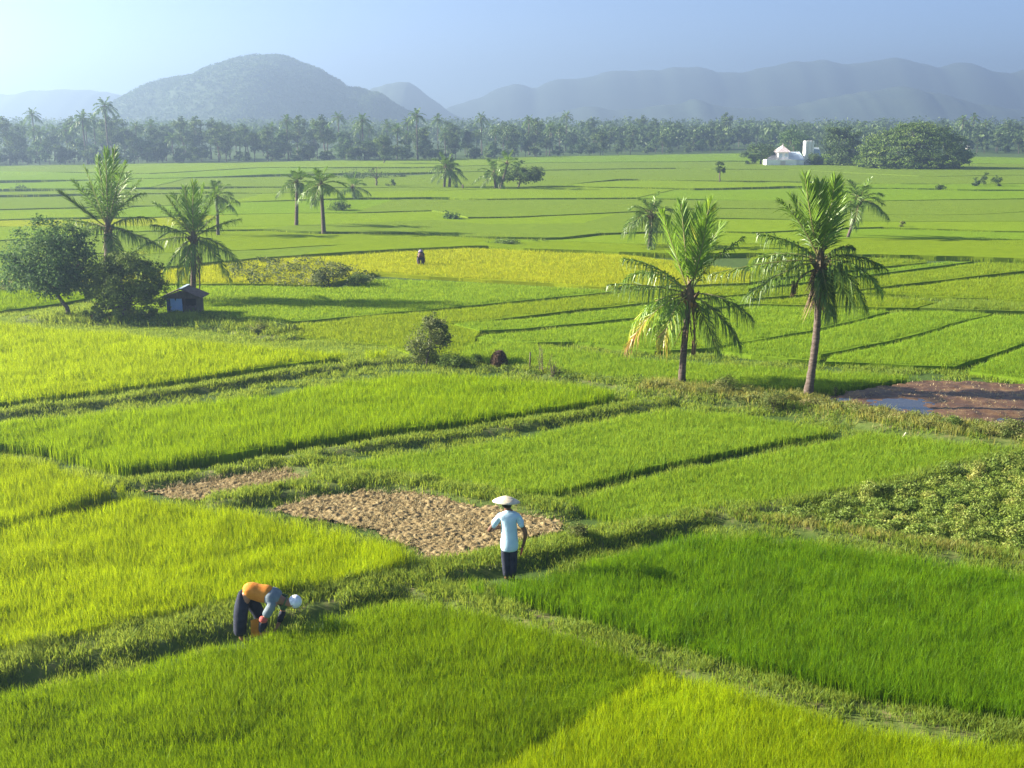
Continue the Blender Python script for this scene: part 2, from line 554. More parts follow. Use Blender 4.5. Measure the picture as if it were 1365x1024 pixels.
def bank_of(x, y):
    """height of the banks and how much of the surface is bank"""
    z = np.zeros_like(x)
    wgt = np.zeros_like(x)
    near = (y > 8) & (y < 80)
    xs, ys = x[near], y[near]
    zz, ww = np.zeros_like(xs), np.zeros_like(xs)
    wob = 0.8 + 0.5 * fbm(xs * 1.1, ys * 1.1, 5)
    for line, hw, h in BUNDS:
        d = seg_dist(xs, ys, line) / (hw * wob)
        k = np.clip((1.5 - d) / 0.6, 0, 1)
        k = k * k * (3 - 2 * k)
        zz = np.maximum(zz, h * k * (0.75 + 0.5 * fbm(xs * 2.3, ys * 2.3, 9)))
        ww = np.maximum(ww, np.clip(1.7 - d, 0, 1))
    z[near], wgt[near] = zz, ww
    return z, wgt

def height_at(x, y):
    x, y = np.atleast_1d(np.asarray(x, float)), np.atleast_1d(np.asarray(y, float))
    return bank_of(x, y)[0]

def ground_sheet():
    ys = [-55.0, -25.0, -5.0, 6.0]
    y = 9.0
    while y < 2000:
        ys.append(y)
        y *= 1.0062
    ys = np.array(ys + [1990.0])
    u = np.concatenate(([-1.0] * 0, np.linspace(-1, 1, 380)))
    Y, U = np.meshgrid(ys, u, indexing='ij')
    X = U * (np.maximum(Y, 5) * 0.62 + 5)
    wide = np.full((len(ys), 1), 1780.0)
    X = np.concatenate([-wide, X, wide], axis=1)
    Y = np.concatenate([ys[:, None], Y, ys[:, None]], axis=1)
    z, wgt = bank_of(X.ravel(), Y.ravel())
    z = z + 0.02 * (fbm(X.ravel() * 1.7, Y.ravel() * 1.7, 3) - 0.5) * (Y.ravel() < 90)
    far = np.clip((Y.ravel() - 225) / 20, 0, 1) * 0.0
    r, c = X.shape
    g = Geo()
    i = np.arange(r - 1)[:, None] * c + np.arange(c - 1)[None, :]
    f = np.stack([i, i + 1, i + c + 1, i + c], axis=-1).reshape(-1, 4)
    g.add(np.stack([X.ravel(), Y.ravel(), z], axis=1), f.ravel(), np.full(len(f), 4), np.clip(wgt + far, 0, 1))
    o = g.build('ground', M['ground'], smooth=True)
    tag(o, 'flat plain of paddy mud with low earth banks', None, None, 'structure')
ground_sheet()

# ---------------------------------------------------------------- rice
def poly3(pts, h, tz=0.92):
    out_ = []
    for q in pts:
        z = h * tz if len(q) > 2 and q[2] else 0.0
        out_.append(P(q[0], q[1], z)[:2])
    return out_

DENS = 3.6
def scatter(poly, dens=1.0, ymax=330.0):
    """points inside a plan polygon, thinned with distance so that the picture stays evenly covered"""
    poly = [(float(a), float(b)) for a, b in poly]
    y0, y1 = max(12.0, min(p[1] for p in poly)), min(ymax, max(p[1] for p in poly))
    xs = []
    y = y0
    while y < y1:
        y2 = min(y1, y * 1.04 + 0.05)
        ym = (y + y2) / 2
        lim = 0.455 * ym * 1.22 + 2.0
        xa, xb = max(-lim, min(p[0] for p in poly)), min(lim, max(p[0] for p in poly))
        if xb > xa:
            n = rng.poisson(DENS * dens * 64.0 * (20.0 / ym) ** 1.55 * (xb - xa) * (y2 - y))
            xs.append(np.stack([rng.uniform(xa, xb, n), rng.uniform(y, y2, n)], axis=1))
        y = y2
    if not xs:
        return np.zeros((0, 2))
    p = np.concatenate(xs)
    return p[inside(p[:, 0], p[:, 1], poly)]

def rice_field(pts, h, mat, label, dens=1.0, nb=7, hvar=0.26, world=False, thick=1.0, kind_name='rice_field', patch=0.9, tz=0.92):
    poly = pts if world else poly3(pts, h, tz)
    NEAR_POLYS.append([tuple(q[:2]) for q in poly])
    p = scatter(poly, dens)
    if len(p) == 0:
        return None
    ring_ = [tuple(a_[:2]) for a_ in poly]
    if not world:
        p = p[seg_dist(p[:, 0], p[:, 1], ring_ + [ring_[0]]) > 0.0045 * np.maximum(p[:, 1] - 14, 0) + 0.0]
    if len(p) == 0:
        return None
    d = p[:, 1]
    # slow waves in growth, plus lines of the planted rows
    hn = fbm(p[:, 0] * patch, p[:, 1] * patch, 21, 4)
    hl = fbm(p[:, 0] * 0.16, p[:, 1] * 0.16, 43, 2)
    hh = 0.86 * h * (1 + hvar * (hn - 0.5) * 2 + 0.22 * (hl - 0.5))
    keep = rng.uniform(0, 1, len(p)) < np.clip(0.35 + 1.5 * fbm(p[:, 0] * 1.6, p[:, 1] * 1.6, 77, 3), 0, 1)
    p, d, hh = p[keep], d[keep], hh[keep]
    k = np.repeat(np.arange(len(p)), nb)
    n = len(k)
    sc = (d[k] / 20.0)
    spread = 0.055 * np.maximum(1.0, sc) ** 0.75
    pos = np.stack([p[k, 0] + rng.normal(0, 1, n) * spread, p[k, 1] + rng.normal(0, 1, n) * spread, np.zeros(n)], axis=1)
    H = hh[k] * rng.uniform(0.80, 1.06, n)
    W = thick * 0.0078 * np.maximum(0.8, sc) ** 0.86 * rng.uniform(0.7, 1.3, n)
    lean = H * np.abs(rng.normal(0.05, 0.22, n))
    az = rng.uniform(0, 2 * np.pi, n)
    base_t = np.clip(rng.normal(0.45, 0.22, len(p)) + 0.7 * (fbm(p[:, 0] * 0.55, p[:, 1] * 0.55, 31, 3) - 0.5) + 1.0 * (fbm(p[:, 0] * 2.6, p[:, 1] * 1.7, 37, 2) - 0.5), 0, 1)
    tint = np.clip(base_t[k] + rng.normal(0, 0.17, n), 0, 1)
    g = Geo()
    add_blades(g, pos, H, W, lean, az, tint, kink=0.66)
    far = True
    near_one = float(np.median(p[:, 1])) < 42
    if far:
        # solid slab added for the lower leaves; blocks light so field edges darken
        q = []
        for a, b in zip(poly, list(poly[1:]) + [poly[0]]):
            a, b = np.asarray(a[:2], float), np.asarray(b[:2], float)
            m_ = max(1, int(np.linalg.norm(b - a) / (np.linalg.norm(a) * 0.02 + 0.4)))
            for s_ in range(m_):
                w_ = a + (b - a) * s_ / m_
                q.append(w_ + 0.22 * (np.array([fbm(w_[:1] * 1.3, w_[1:] * 1.3, 5, 2)[0], fbm(w_[:1] * 1.3, w_[1:] * 1.3, 6, 2)[0]]) - 0.5) * 2)
        q = np.array(q)
        if near_one:                                     # keep the mass a little inside the outer blades
            e_ = np.roll(q, -1, axis=0) - np.roll(q, 1, axis=0)
            nn_ = unit(np.stack([-e_[:, 1], e_[:, 0]], axis=1))
            ar = np.sum(q[:, 0] * np.roll(q[:, 1], -1) - q[:, 1] * np.roll(q[:, 0], -1))
            q2 = q + nn_ * (0.20 if ar > 0 else -0.20)
            ring = [tuple(a_[:2]) for a_ in poly]
            ok_ = inside(q2[:, 0], q2[:, 1], ring) & (seg_dist(q2[:, 0], q2[:, 1], ring + [ring[0]]) > 0.13)
            q = q2[ok_] if ok_.sum() > 3 else q
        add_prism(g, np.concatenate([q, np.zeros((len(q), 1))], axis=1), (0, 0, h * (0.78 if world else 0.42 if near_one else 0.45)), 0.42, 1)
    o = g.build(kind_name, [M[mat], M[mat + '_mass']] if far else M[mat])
    tag(o, label, None, None, 'stuff')
    return o

T = 1
NEAR_POLYS = []
rice_field([(-300, 995, T), (0, 914, T), (150, 881, T), (310, 845, T), (450, 809, T), (545, 792, T), (620, 800, T), (700, 819, T), (800, 848, T),
            (880, 874, T), (770, 945, T), (650, 1010, T), (480, 1150), (-420, 1150)], 0.50, 'rice_bright', 'bright green rice in front of the grassy path, nearest of all')
rice_field([(876, 873, T), (1000, 911, T), (1150, 948, T), (1250, 966, T), (1365, 982, T), (1600, 1012, T), (1750, 1150), (470, 1150), (650, 1011, T), (770, 947, T)],
           0.56, 'rice_yellow', 'yellowing rice beside the narrow bund, nearest on its side')
rice_field([(610, 793), (700, 818), (800, 847), (900, 878), (1000, 908), (1130, 941), (1250, 963), (1365, 979), (1600, 1009), (1620, 795, T), (1365, 752, T),
            (1300, 742, T), (1200, 727, T), (1100, 713, T), (1000, 702, T), (940, 698, T), (880, 711, T), (800, 733, T), (700, 758, T), (640, 774, T)],
           0.58, 'rice_lush', 'deep green lush rice between the two grassy bunds, beyond the narrow one')
rice_field([(-300, 962), (0, 888), (120, 860), (300, 822), (420, 800), (530, 776), (558, 760), (552, 738, T), (532, 719, T), (450, 696, T), (350, 676, T),
            (260, 663, T), (175, 657, T), (130, 669, T), (60, 684, T), (0, 697, T), (-300, 745, T)], 0.62, 'rice_yellow',
           'tall yellow-green rice behind the bent farmer')
rice_field([(-300, 790), (0, 722), (100, 692), (165, 668), (168, 650, T), (112, 622, T), (60, 607, T), (0, 600, T), (-300, 600, T)], 0.66, 'rice_yellow',
           'small patch of golden green rice between two larger rice fields')
rice_field([(-300, 612), (0, 606), (60, 613), (112, 628), (160, 640), (230, 633), (350, 611), (450, 596), (600, 577), (700, 561), (800, 546), (850, 535), (858, 527),
            (848, 520, T), (780, 508, T), (700, 500, T), (620, 492, T), (545, 489, T), (470, 500, T), (380, 515, T), (250, 530, T), (100, 545, T), (0, 553, T), (-300, 588, T)],
           0.60, 'rice_lime', 'long bright rice field ending at the weeds near the two palms')
rice_field([(-300, 584), (0, 549), (100, 536), (180, 526), (250, 516), (350, 499), (450, 487), (505, 478), (524, 472), (515, 468, T), (450, 464, T), (350, 456, T),
            (250, 446, T), (150, 438, T), (60, 430, T), (0, 424, T), (-300, 420, T)], 0.58, 'rice_yellow', 'yellow-green rice field in front of the hut and the round bush')
rice_field([(-300, 424), (0, 421), (80, 411), (112, 404), (112, 394), (100, 385, T), (0, 381, T), (-300, 372, T)], 0.5, 'rice_bright',
           'rice behind the slanted trunk of the dark round tree')
rice_field([(425, 622), (500, 634), (570, 646), (640, 662), (735, 667), (765, 660), (860, 634), (1000, 605), (1100, 587), (1140, 579), (1142, 570, T), (1050, 557, T), (980, 546, T),
            (900, 539, T), (800, 555, T), (700, 574, T), (600, 592, T), (500, 604, T), (440, 613, T)], 0.36, 'rice_mid',
           'mid-green young rice field behind the dry ploughed plot', 1.15, hvar=0.14)
rice_field([(740, 675), (780, 692), (830, 706), (920, 694), (1000, 683), (1100, 666), (1200, 646), (1300, 620), (1356, 605), (1345, 596, T), (1280, 590, T), (1200, 582, T), (1160, 577, T),
            (1100, 590.5, T), (1000, 608.5, T), (860, 637.5, T), (775, 663, T)], 0.36, 'rice_mid', 'mid-green young rice field next to the leafy crop', 1.15, hvar=0.14, tz=0.5)
# fields beyond the weedy bank
rice_field([(610, 486), (640, 489), (700, 497), (780, 510), (860, 516), (920, 519), (1000, 522), (1080, 526), (1110, 529), (1165, 520), (1215, 511), (1250, 508), (1400, 513), (1600, 525),
            (1600, 532, T), (1365, 513, T), (1225, 507, T), (1100, 500, T), (1000, 493, T), (880, 485, T), (765, 470, T), (700, 462, T), (640, 455, T), (615, 470, T)],
           0.38, 'rice_mid', 'strip of young rice right behind the weeds at the foot of the palms', hvar=0.14, tz=0.1)
rice_field([(640, 455), (700, 462), (765, 462), (870, 473), (945, 470), (1080, 446), (1185, 420), (1180, 418, T), (1110, 416, T), (1015, 412, T), (900, 424, T), (830, 433, T), (700, 447, T), (650, 450, T)],
           0.38, 'rice_mid', 'mid-green rice field between the shrub and the palm crowns', hvar=0.14, tz=0.1)
rice_field([(950, 472), (1000, 480), (1095, 487), (1095, 478), (1180, 461), (1310, 426), (1318, 422, T), (1250, 419, T), (1195, 420, T), (1085, 448, T)],
           0.38, 'rice_mid', 'rice field crossed by the trunk of the taller front palm', hvar=0.14, tz=0.1)
rice_field([(1103, 488), (1270, 495), (1310, 481), (1365, 463), (1600, 400), (1600, 432, T), (1365, 425, T), (1325, 424, T), (1184, 464, T), (1100, 482, T)],
           0.38, 'rice_mid', 'rice field behind the muddy plot, between two slanting bunds', hvar=0.14, tz=0.1)
rice_field([(1288, 501), (1365, 511), (1600, 535), (1600, 404, T), (1365, 467, T), (1315, 486, T)], 0.36, 'rice_mid', 'rice corner beyond the mud, outside the last slanting bund', hvar=0.14, tz=0.1)
rice_field([(350, 452), (430, 458), (520, 466), (560, 482), (610, 484), (640, 453), (640, 447), (600, 438), (570, 421, T), (455, 431, T), (350, 441, T)], 0.36, 'rice_green',
           'lit green rice field running behind the olive shrub', hvar=0.14, tz=0.1)
rice_field([(600, 436), (640, 446), (700, 443), (830, 430), (1000, 408), (1000, 398, T), (850, 412, T), (700, 429, T)], 0.36, 'rice_mid', 'narrow green rice strip left of the front palm crown', hvar=0.14, tz=0.1)
rice_field([(455, 430), (600, 437), (700, 426), (850, 409), (1000, 396), (1000, 384, T), (880, 389, T), (820, 396, T), (700, 407, T), (570, 420, T)], 0.38, 'rice_green',
           'lighter yellow-green rice strip left of the front palm crown', hvar=0.14, tz=0.1)
rice_field([(120, 404), (230, 425), (330, 438), (455, 427), (570, 417), (700, 404), (815, 393), (815, 391, T), (700, 384, T), (600, 378, T), (500, 375, T), (450, 387, T), (350, 384, T), (200, 384, T), (120, 386, T)],
           0.34, 'rice_mid', 'cool green rice field between the hut and the yellow field', hvar=0.14, tz=0.1)
rice_field([(-300, 376), (0, 382), (110, 383), (330, 383), (430, 385), (500, 368), (570, 373), (700, 380.5), (820, 389), (870, 386), (1000, 382), (1000, 366, T), (900, 352, T), (835, 343, T), (700, 338, T), (637, 334, T),
            (620, 335, T), (540, 339, T), (460, 344, T), (350, 350, T), (200, 366, T), (100, 375, T), (0, 378, T), (-300, 371, T)], 0.45, 'rice_ripe', 'ripe golden yellow rice field with a farmer stooping in it', hvar=0.12, tz=0.1)
# strips right of the palms
rice_field([(1000, 381), (1050, 373), (1180, 359), (1235, 353), (1235, 350, T), (1180, 347.5, T), (1050, 345.5, T), (1000, 346, T)], 0.4, 'rice_green', 'wedge of rice behind the taller front palm crown', hvar=0.1, tz=0.1)
rice_field([(1000, 389), (1050, 383), (1175, 368), (1300, 352), (1240, 354, T), (1180, 361.5, T), (1050, 376, T), (1000, 384, T)], 0.4, 'rice_mid', 'thin slanted rice strip beyond the palm crown', hvar=0.1, tz=0.1)
rice_field([(1000, 403), (1110, 394), (1175, 387), (1290, 373), (1365, 365), (1600, 350), (1600, 364, T), (1365, 354, T), (1310, 353, T), (1175, 371, T), (1050, 386, T), (1000, 392, T)], 0.4, 'rice_green',
           'broad slanted rice strip, second above the grey-green plot', hvar=0.1, tz=0.1)
rice_field([(1120, 394), (1150, 395), (1270, 401), (1365, 405), (1600, 405), (1600, 355, T), (1365, 369, T), (1290, 376, T), (1175, 390, T)], 0.4, 'rice_green', 'yellow-green rice just above the grey-green plot', hvar=0.1, tz=0.1)
rice_field([(1000, 410), (1110, 412), (1180, 415), (1220, 415), (1250, 407), (1150, 398, T), (1110, 397.5, T), (1000, 406, T)], 0.4, 'rice_green', 'small rice plot beside the trunk skirt of the palm', hvar=0.1, tz=0.1)
rice_field([(1225, 416), (1260, 418), (1365, 421), (1600, 428), (1600, 410, T), (1365, 409, T), (1320, 407, T), (1262, 406, T)], 0.5, 'rice_far', 'grey-green fallow rice plot with a dark edge', hvar=0.2, tz=0.1)
rice_field([(-300, 446), (0, 448), (150, 457), (250, 464), (350, 472), (450, 481), (515, 486), (560, 482), (455, 433), (350, 441), (230, 426), (112, 406), (0, 420), (-300, 424)], 0.22, 'grass', 'open grassy ground round the hut and the big bush', 1.0, hvar=0.4, kind_name='grass', tz=0.0)
# horizontal bands toward the tree line: (x, y, gap in metres)
def L(*pts):
    return pts
LINES = [
    L((-300, 226, 0), (0, 223, 0), (350, 218, 0), (700, 211, 0), (1000, 206, 0), (1365, 212, 0), (1650, 214, 0)),
    L((-300, 234, 2), (0, 231, 2), (200, 234, 3), (350, 226, .6), (560, 226, 1), (720, 219, .5), (1000, 217, .5), (1365, 221, 1), (1650, 222, 1)),
    L((-300, 248, 2), (0, 246, 2), (250, 240, 1), (440, 235, 3), (545, 235, 3), (600, 232, .3), (720, 229, .6), (900, 227, .8), (1060, 229, .2), (1240, 238, .4), (1365, 236, .6), (1650, 238, .6)),
    L((-300, 258, 2), (0, 257, 2), (250, 254, 2.5), (350, 253, 1), (590, 253, 1.2), (640, 255, .8), (750, 250, .2), (830, 242, 1.5), (960, 245, 2), (1090, 246, 2), (1200, 248, .2), (1365, 248, .8), (1650, 250, .8)),
    L((-300, 268, 3), (0, 265, 3), (200, 262, 1), (350, 261, .3), (560, 258, .1), (760, 252, .4), (930, 256, 1), (1050, 253, 1.4), (1200, 254, 1.4), (1290, 257, 1.4), (1365, 257, 1), (1650, 259, 1)),
    L((-300, 286, 1.2), (0, 284, 1.2), (200, 279, 1), (350, 272, 1), (480, 269, 2.2), (585, 268, 2.2), (640, 270, .8), (740, 269, 1), (850, 268, 1), (1010, 271, 1.2), (1160, 272, .8), (1365, 269, 1), (1650, 268, 1)),
    L((-300, 301, .8), (0, 298, .8), (200, 294, 1), (350, 289, 1), (480, 288, .8), (585, 285, .7), (620, 295, 1.2), (700, 294, 1.4), (775, 290, 1.5), (845, 287, 1.2), (950, 282, .6), (1040, 283, .5), (1140, 291, .5), (1290, 291, .3), (1365, 287, .5), (1650, 284, .5)),
    L((-300, 310, .8), (0, 307, .8), (200, 306, .6), (350, 307, .4), (480, 302, .5), (585, 298, .3), (640, 304, 0), (760, 304, .2), (845, 300, .2), (950, 296, .6), (1040, 297, .5), (1140, 300, 0), (1365, 300, 0), (1650, 300, 0)),
    L((-300, 332, .8), (0, 327, .8), (200, 314, .9), (350, 312, .6), (430, 316, .9), (560, 317, .8), (640, 322, .8), (700, 324, 1.2), (740, 325, 1.3), (800, 318, 1.2), (845, 316, 1), (950, 314, 1.2), (1010, 316, 1.4), (1100, 311, 1.2), (1170, 309, 1.4), (1290, 313, 1.4), (1365, 315, 1.2), (1650, 318, 1)),
    L((-300, 350, .8), (0, 346, .8), (200, 344, .6), (350, 338, .6), (470, 331, .6), (565, 327, .5), (637, 331, .3), (745, 327, .5), (830, 331, .6), (960, 331, .6), (1030, 332, .5), (1140, 323, .4), (1180, 324, .5), (1365, 326, .4), (1650, 328, .4)),
    L((-300, 370, .6), (0, 376, .6), (100, 373, .6), (200, 364, .6), (350, 349, .6), (460, 343, .7), (620, 334, .7), (637, 333, .6), (700, 337, .3), (835, 342, .4), (900, 345, .4), (1050, 344, .6), (1180, 346, .7), (1300, 350, .7), (1365, 352, .6), (1650, 357, .6)),
]
BAND = [('rice_far', 0.40, 'farthest strip of rice, along the foot of the tree line'),
        ('rice_far', 0.42, 'hazy rice strip second from the tree line'),
        ('rice_far', 0.40, 'hazy rice strip level with the round bushes by the big dome tree'),
        ('rice_far', 0.42, 'hazy rice strip level with the foot of the lollipop tree'),
        ('rice_far', 0.40, 'pale rice strip under the twin-trunk far palm'),
        ('rice_far', 0.42, 'light green rice strip behind the low dark hedge bush'),
        ('rice_far_yellow', 0.40, 'thin yellowish rice strip in front of the low dark hedge bush'),
        ('rice_far_yellow', 0.44, 'yellow-green rice strip with the small dry plant at its edge'),
        ('rice_green', 0.40, 'rice strip right in front of the two slim palms'),
        ('rice_mid', 0.40, 'rice strip bordering the far edge of the ripe yellow field')]
def line_world(line, side, h):
    xs = np.array([q[0] for q in line], float)
    fine = np.arange(-300, 1651, 25.0)
    y = np.interp(fine, xs, [q[1] for q in line])
    gp = np.interp(fine, xs, [q[2] for q in line])
    y = y + 0.8 * (vnoise(fine / 60.0, y * 0 + line[0][1], 8) - 0.5)
    return [P(a, b - side * (0.05 + 0.85 * c if c > 0.05 else 0.0), 0)[:2] for a, b, c in zip(fine, y, np.clip(gp, 0, 2.0) * np.clip(1.9 * vnoise(fine / 130.0, fine * 0 + 7.7 * line[0][1], 4) - 0.25, 0, 1.1))]
SPLIT = [[18, 41], [12, 30, 52], [22, 44], [15, 37, 58], [26, 48], [19, 33, 55], [24, 45], [28, 50], [21, 39, 57], [30, 47]]
VARI = {'rice_far': ['rice_far', 'rice_far_yellow', 'rice_mid', 'rice_far'], 'rice_far_yellow': ['rice_far', 'rice_far_yellow', 'rice_ripe', 'rice_far_yellow'],
        'rice_green': ['rice_far', 'rice_green', 'rice_far_yellow', 'rice_mid'], 'rice_mid': ['rice_mid', 'rice_far', 'rice_green', 'rice_green']}
for k, (mat, h, lab) in enumerate(BAND):
    far_edge = line_world(LINES[k], -1, h)
    near_edge = line_world(LINES[k + 1], +1, h)
    cuts = [0] + SPLIT[k] + [len(far_edge) - 1]
    names_ = ['leftmost', 'second from left', 'second from right', 'rightmost'] if len(cuts) == 5 else ['leftmost', 'middle', 'rightmost']
    for j in range(len(cuts) - 1):
        i0, i1 = cuts[j], cuts[j + 1]
        sl = 2 if j else 0                               # plot borders run a little aslant
        sr = 2 if j < len(cuts) - 2 else 0
        ne = near_edge[max(0, i0 - sl):i1 + 1 - sr]
        fe = far_edge[i0:i1 + 1]
        rice_field(ne + fe[::-1], h * (1 + 0.08 * ((j + k) % 3 - 1)), VARI[mat][(j + k) % 4], lab + ', ' + names_[j] + ' plot', 1.15 if k < 5 else 1.0, hvar=0.05, world=True, patch=0.25)

# ---------------------------------------------------------------- grass on the banks
def bank_grass(line, hw, h, mat, label, per=1.0, dry=0.0, name='grass'):
    pos = []
    for a, b in zip(line[:-1], line[1:]):
        Ls = np.linalg.norm(b - a)
        ym = (a[1] + b[1]) / 2
        n = int(per * 1150 * (20 / max(ym, 14)) ** 1.5 * Ls * hw * 2.6)
        t = rng.uniform(0, 1, n)[:, None]
        nn = np.array([-(b - a)[1], (b - a)[0], 0]) / (Ls + 1e-9)
        off = rng.normal(0, 0.62, n)[:, None] * hw
        pos.append(a + (b - a) * t + nn * off)
    p = np.concatenate(pos)
    lim = 0.455 * p[:, 1] * 1.25 + 2
    p = p[(np.abs(p[:, 0]) < lim) & (p[:, 1] > 11)]
    dn = fbm(p[:, 0] * 2.0, p[:, 1] * 2.0, 55, 3)
    keep = rng.uniform(0, 1, len(p)) < np.clip((dn - 0.33) * 4.5, 0.04, 1)
    p, dn = p[keep], dn[keep]
    p[:, 2] = height_at(p[:, 0], p[:, 1]) - 0.01
    n = len(p)
    sc = np.maximum(0.8, p[:, 1] / 20)
    H = h * (0.45 + 1.1 * dn) * rng.uniform(0.5, 1.25, n)
    g = Geo()
    add_blades(g, p, H, 0.013 * sc ** 0.86 * rng.uniform(0.6, 1.3, n), H * np.abs(rng.normal(0.3, 0.35, n)), rng.uniform(0, 6.28, n),
               np.clip(rng.normal(0.35 + dry, 0.25, n) + 0.6 * (dn - 0.5), 0, 1))
    o = g.build(name, M[mat])
    tag(o, label, None, None, 'stuff')
BG = ['tussocky grass on the wide path beside the bent farmer', 'grass on the path where the farmer in the conical hat stands', 'thin grass on the bank above the leafy crop',
      'short grass on the narrow bund between the two front fields', 'straw-coloured grass edge below the leafy crop', 'grass ridge below the long bright rice field',
      'grass ridge below the yellow-green field by the hut', 'rough grass on the weedy bank at the palms', 'grass tongue between the two dry ploughed plots',
      'grass mound at the corner of the dry plots', 'rank grass around the hut and bush']
for (line, hw, h), lab, hh, mt, per in zip(BUNDS, BG, (.15, .15, .13, .13, .15, .15, .16, .22, .18, .2, .3), ('grass', 'grass', 'grass', 'grass', 'grass_dry', 'grass', 'grass', 'grass_dry', 'grass', 'grass', 'grass'),
                                            (1.25, 1.25, .8, 1.1, .9, 1, 1, .9, 1.3, 1.3, .9)):
    bank_grass(line, hw, hh, mt, lab, per)

# ---------------------------------------------------------------- dry ploughed plots, mud with puddles
def plot_mesh(poly, step, zfun, name, mat, label, kind='structure', tintf=None):
    xs = [p[0] for p in poly]; ys = [p[1] for p in poly]
    X, Y = np.meshgrid(np.arange(min(xs), max(xs), step), np.arange(min(ys), max(ys), step), indexing='ij')
    keep = inside(X.ravel(), Y.ravel(), poly).reshape(X.shape)
    edge = seg_dist(X, Y, list(poly) + [poly[0]])
    keep &= edge > 0.5 * np.clip(fbm(X * 3.5, Y * 3.5, 66, 4) - 0.30, 0, 1)
    Z = zfun(X, Y)
    r, c = X.shape
    i = np.arange(r - 1)[:, None] * c + np.arange(c - 1)[None, :]
    ok = keep[:-1, :-1] & keep[1:, :-1] & keep[:-1, 1:] & keep[1:, 1:]
    f = np.stack([i, i + c, i + c + 1, i + 1], axis=-1)[ok]
    g = Geo()
    used = np.unique(f)
    remap = np.full(r * c, -1); remap[used] = np.arange(len(used))
    v = np.stack([X.ravel(), Y.ravel(), Z.ravel()], axis=1)[used]
    g.add(v, remap[f].ravel(), np.full(len(f), 4), 0.5)
    o = g.build(name, mat, smooth=True)
    return tag(o, label, None, None, kind)

def clods(X, Y, s=0.155, seed=4):
    ca, sa = math.cos(0.5), math.sin(0.5)
    U, V = (X * ca + Y * sa) / s, (-X * sa + Y * ca) / s
    iu, iv = np.floor(U), np.floor(V)
    z = np.zeros_like(X)
    for du in (-1, 0, 1):
        for dv in (-1, 0, 1):
            cx, cy_ = iu + du, iv + dv
            jx = cx + 0.5 + 0.55 * (_hash(cx, cy_, seed) - 0.5)
            jy = cy_ + 0.5 + 0.55 * (_hash(cx, cy_, seed + 1) - 0.5)
            rr = 0.30 + 0.35 * _hash(cx, cy_, seed + 2)
            hgt = 0.4 + 0.8 * _hash(cx, cy_, seed + 3)
            d2 = ((U - jx) ** 2 + (V - jy) ** 2) / rr ** 2
            z = np.maximum(z, hgt * np.sqrt(np.clip(1 - d2, 0, 1)))
    return z

def dry_z(X, Y):
    return 0.02 + 0.038 * clods(X, Y, 0.10, 4) + 0.035 * clods(X + 3.3, Y + 1.7, 0.19, 14) * (fbm(X * 2.2, Y * 2.2, 19, 3) > 0.5) + 0.05 * fbm(X * 16, Y * 16, 12, 3)
D1 = PL([(185, 658), (250, 645), (330, 634), (410, 624), (432, 632), (400, 645), (330, 660), (260, 672), (215, 668)])
D2 = PL([(352, 684), (400, 668), (480, 655), (560, 658), (640, 671), (700, 685), (752, 694), (750, 712), (690, 730), (640, 742), (592, 756), (560, 752), (552, 738), (470, 706), (400, 694)])
for pl_, lab in ((D1, 'small dry stubble plot below the long grass ridge'), (D2, 'dry brown ploughed plot with rows of clods beside the farmer in the conical hat')):
    plot_mesh([tuple(q[:2]) for q in pl_], 0.032, dry_z, 'ploughed_soil', M['dry_soil'], lab)
def stubble(poly, n, h, mat, label, zf, name='stubble'):
    poly = [tuple(q[:2]) for q in poly]
    xs = [p[0] for p in poly]; ys = [p[1] for p in poly]
    p = np.stack([rng.uniform(min(xs), max(xs), n), rng.uniform(min(ys), max(ys), n)], axis=1)
    p = p[inside(p[:, 0], p[:, 1], poly)]
    p = p[rng.uniform(0, 1, len(p)) < np.clip((fbm(p[:, 0] * 3, p[:, 1] * 3, 91, 3) - .35) * 3, .1, 1)]
    n = len(p)
    p = p[zf(p[:, 0], p[:, 1]) > (0.075 if zf is mud_z else -1)] if zf is not dry_z else p
    n = len(p)
    pos = np.concatenate([p, zf(p[:, 0], p[:, 1])[:, None] - 0.01], axis=1)
    H = h * rng.uniform(0.4, 1.3, n)
    g = Geo()
    add_blades(g, pos, H, rng.uniform(0.008, 0.018, n) * p[:, 1] / 25, H * np.abs(rng.normal(0.6, 0.6, n)), rng.uniform(0, 6.28, n), np.clip(rng.normal(0.7, 0.3, n), 0, 1))
    tag(g.build(name, M[mat]), label, None, None, 'stuff')
stubble(D1, 16000, 0.09, 'stubble', 'dry stubble on the small plot', dry_z)
stubble(D2, 26000, 0.06, 'stubble', 'short dry stubble among the clods', dry_z)

MUD = PL([(1070, 536), (1110, 528), (1160, 520), (1210, 512), (1260, 510), (1365, 514), (1600, 528), (1640, 610), (1365, 578), (1250, 566), (1150, 549), (1085, 541)])
def pud(X, Y):
    """how far below the water line the mud lies"""
    n = fbm(X * 0.9, Y * 0.45, 61, 5)
    s = np.zeros_like(X)
    for px, py, rx, ry, a in ((1203, 546, 1.15, 1.1, .34), (1095, 534, 1.0, .9, .36), (1140, 537, 1.5, .6, .22), (1215, 538, .8, .6, .2), (1240, 556, .9, .5, .24), (1290, 560, 1.6, .4, .2), (1340, 562, 1.0, .5, .2)):
        c = P(px, py)
        s = s + a * np.exp(-((X - c[0]) / rx) ** 2 - ((Y - c[1]) / ry) ** 2)
    return s + 0.75 * (n - 0.5) + 0.25 * (fbm(X * 2.6, Y * 1.6, 62, 3) - 0.5)
def mud_z(X, Y):
    return 0.075 - 0.16 * np.clip(pud(X, Y) - 0.05, -0.4, 0.5) + 0.05 * fbm(X * 5, Y * 5, 15, 4)
plot_mesh([tuple(q[:2]) for q in MUD], 0.07, mud_z, 'mud', M['mud'], 'reddish brown wet mud plot behind the weedy bank')
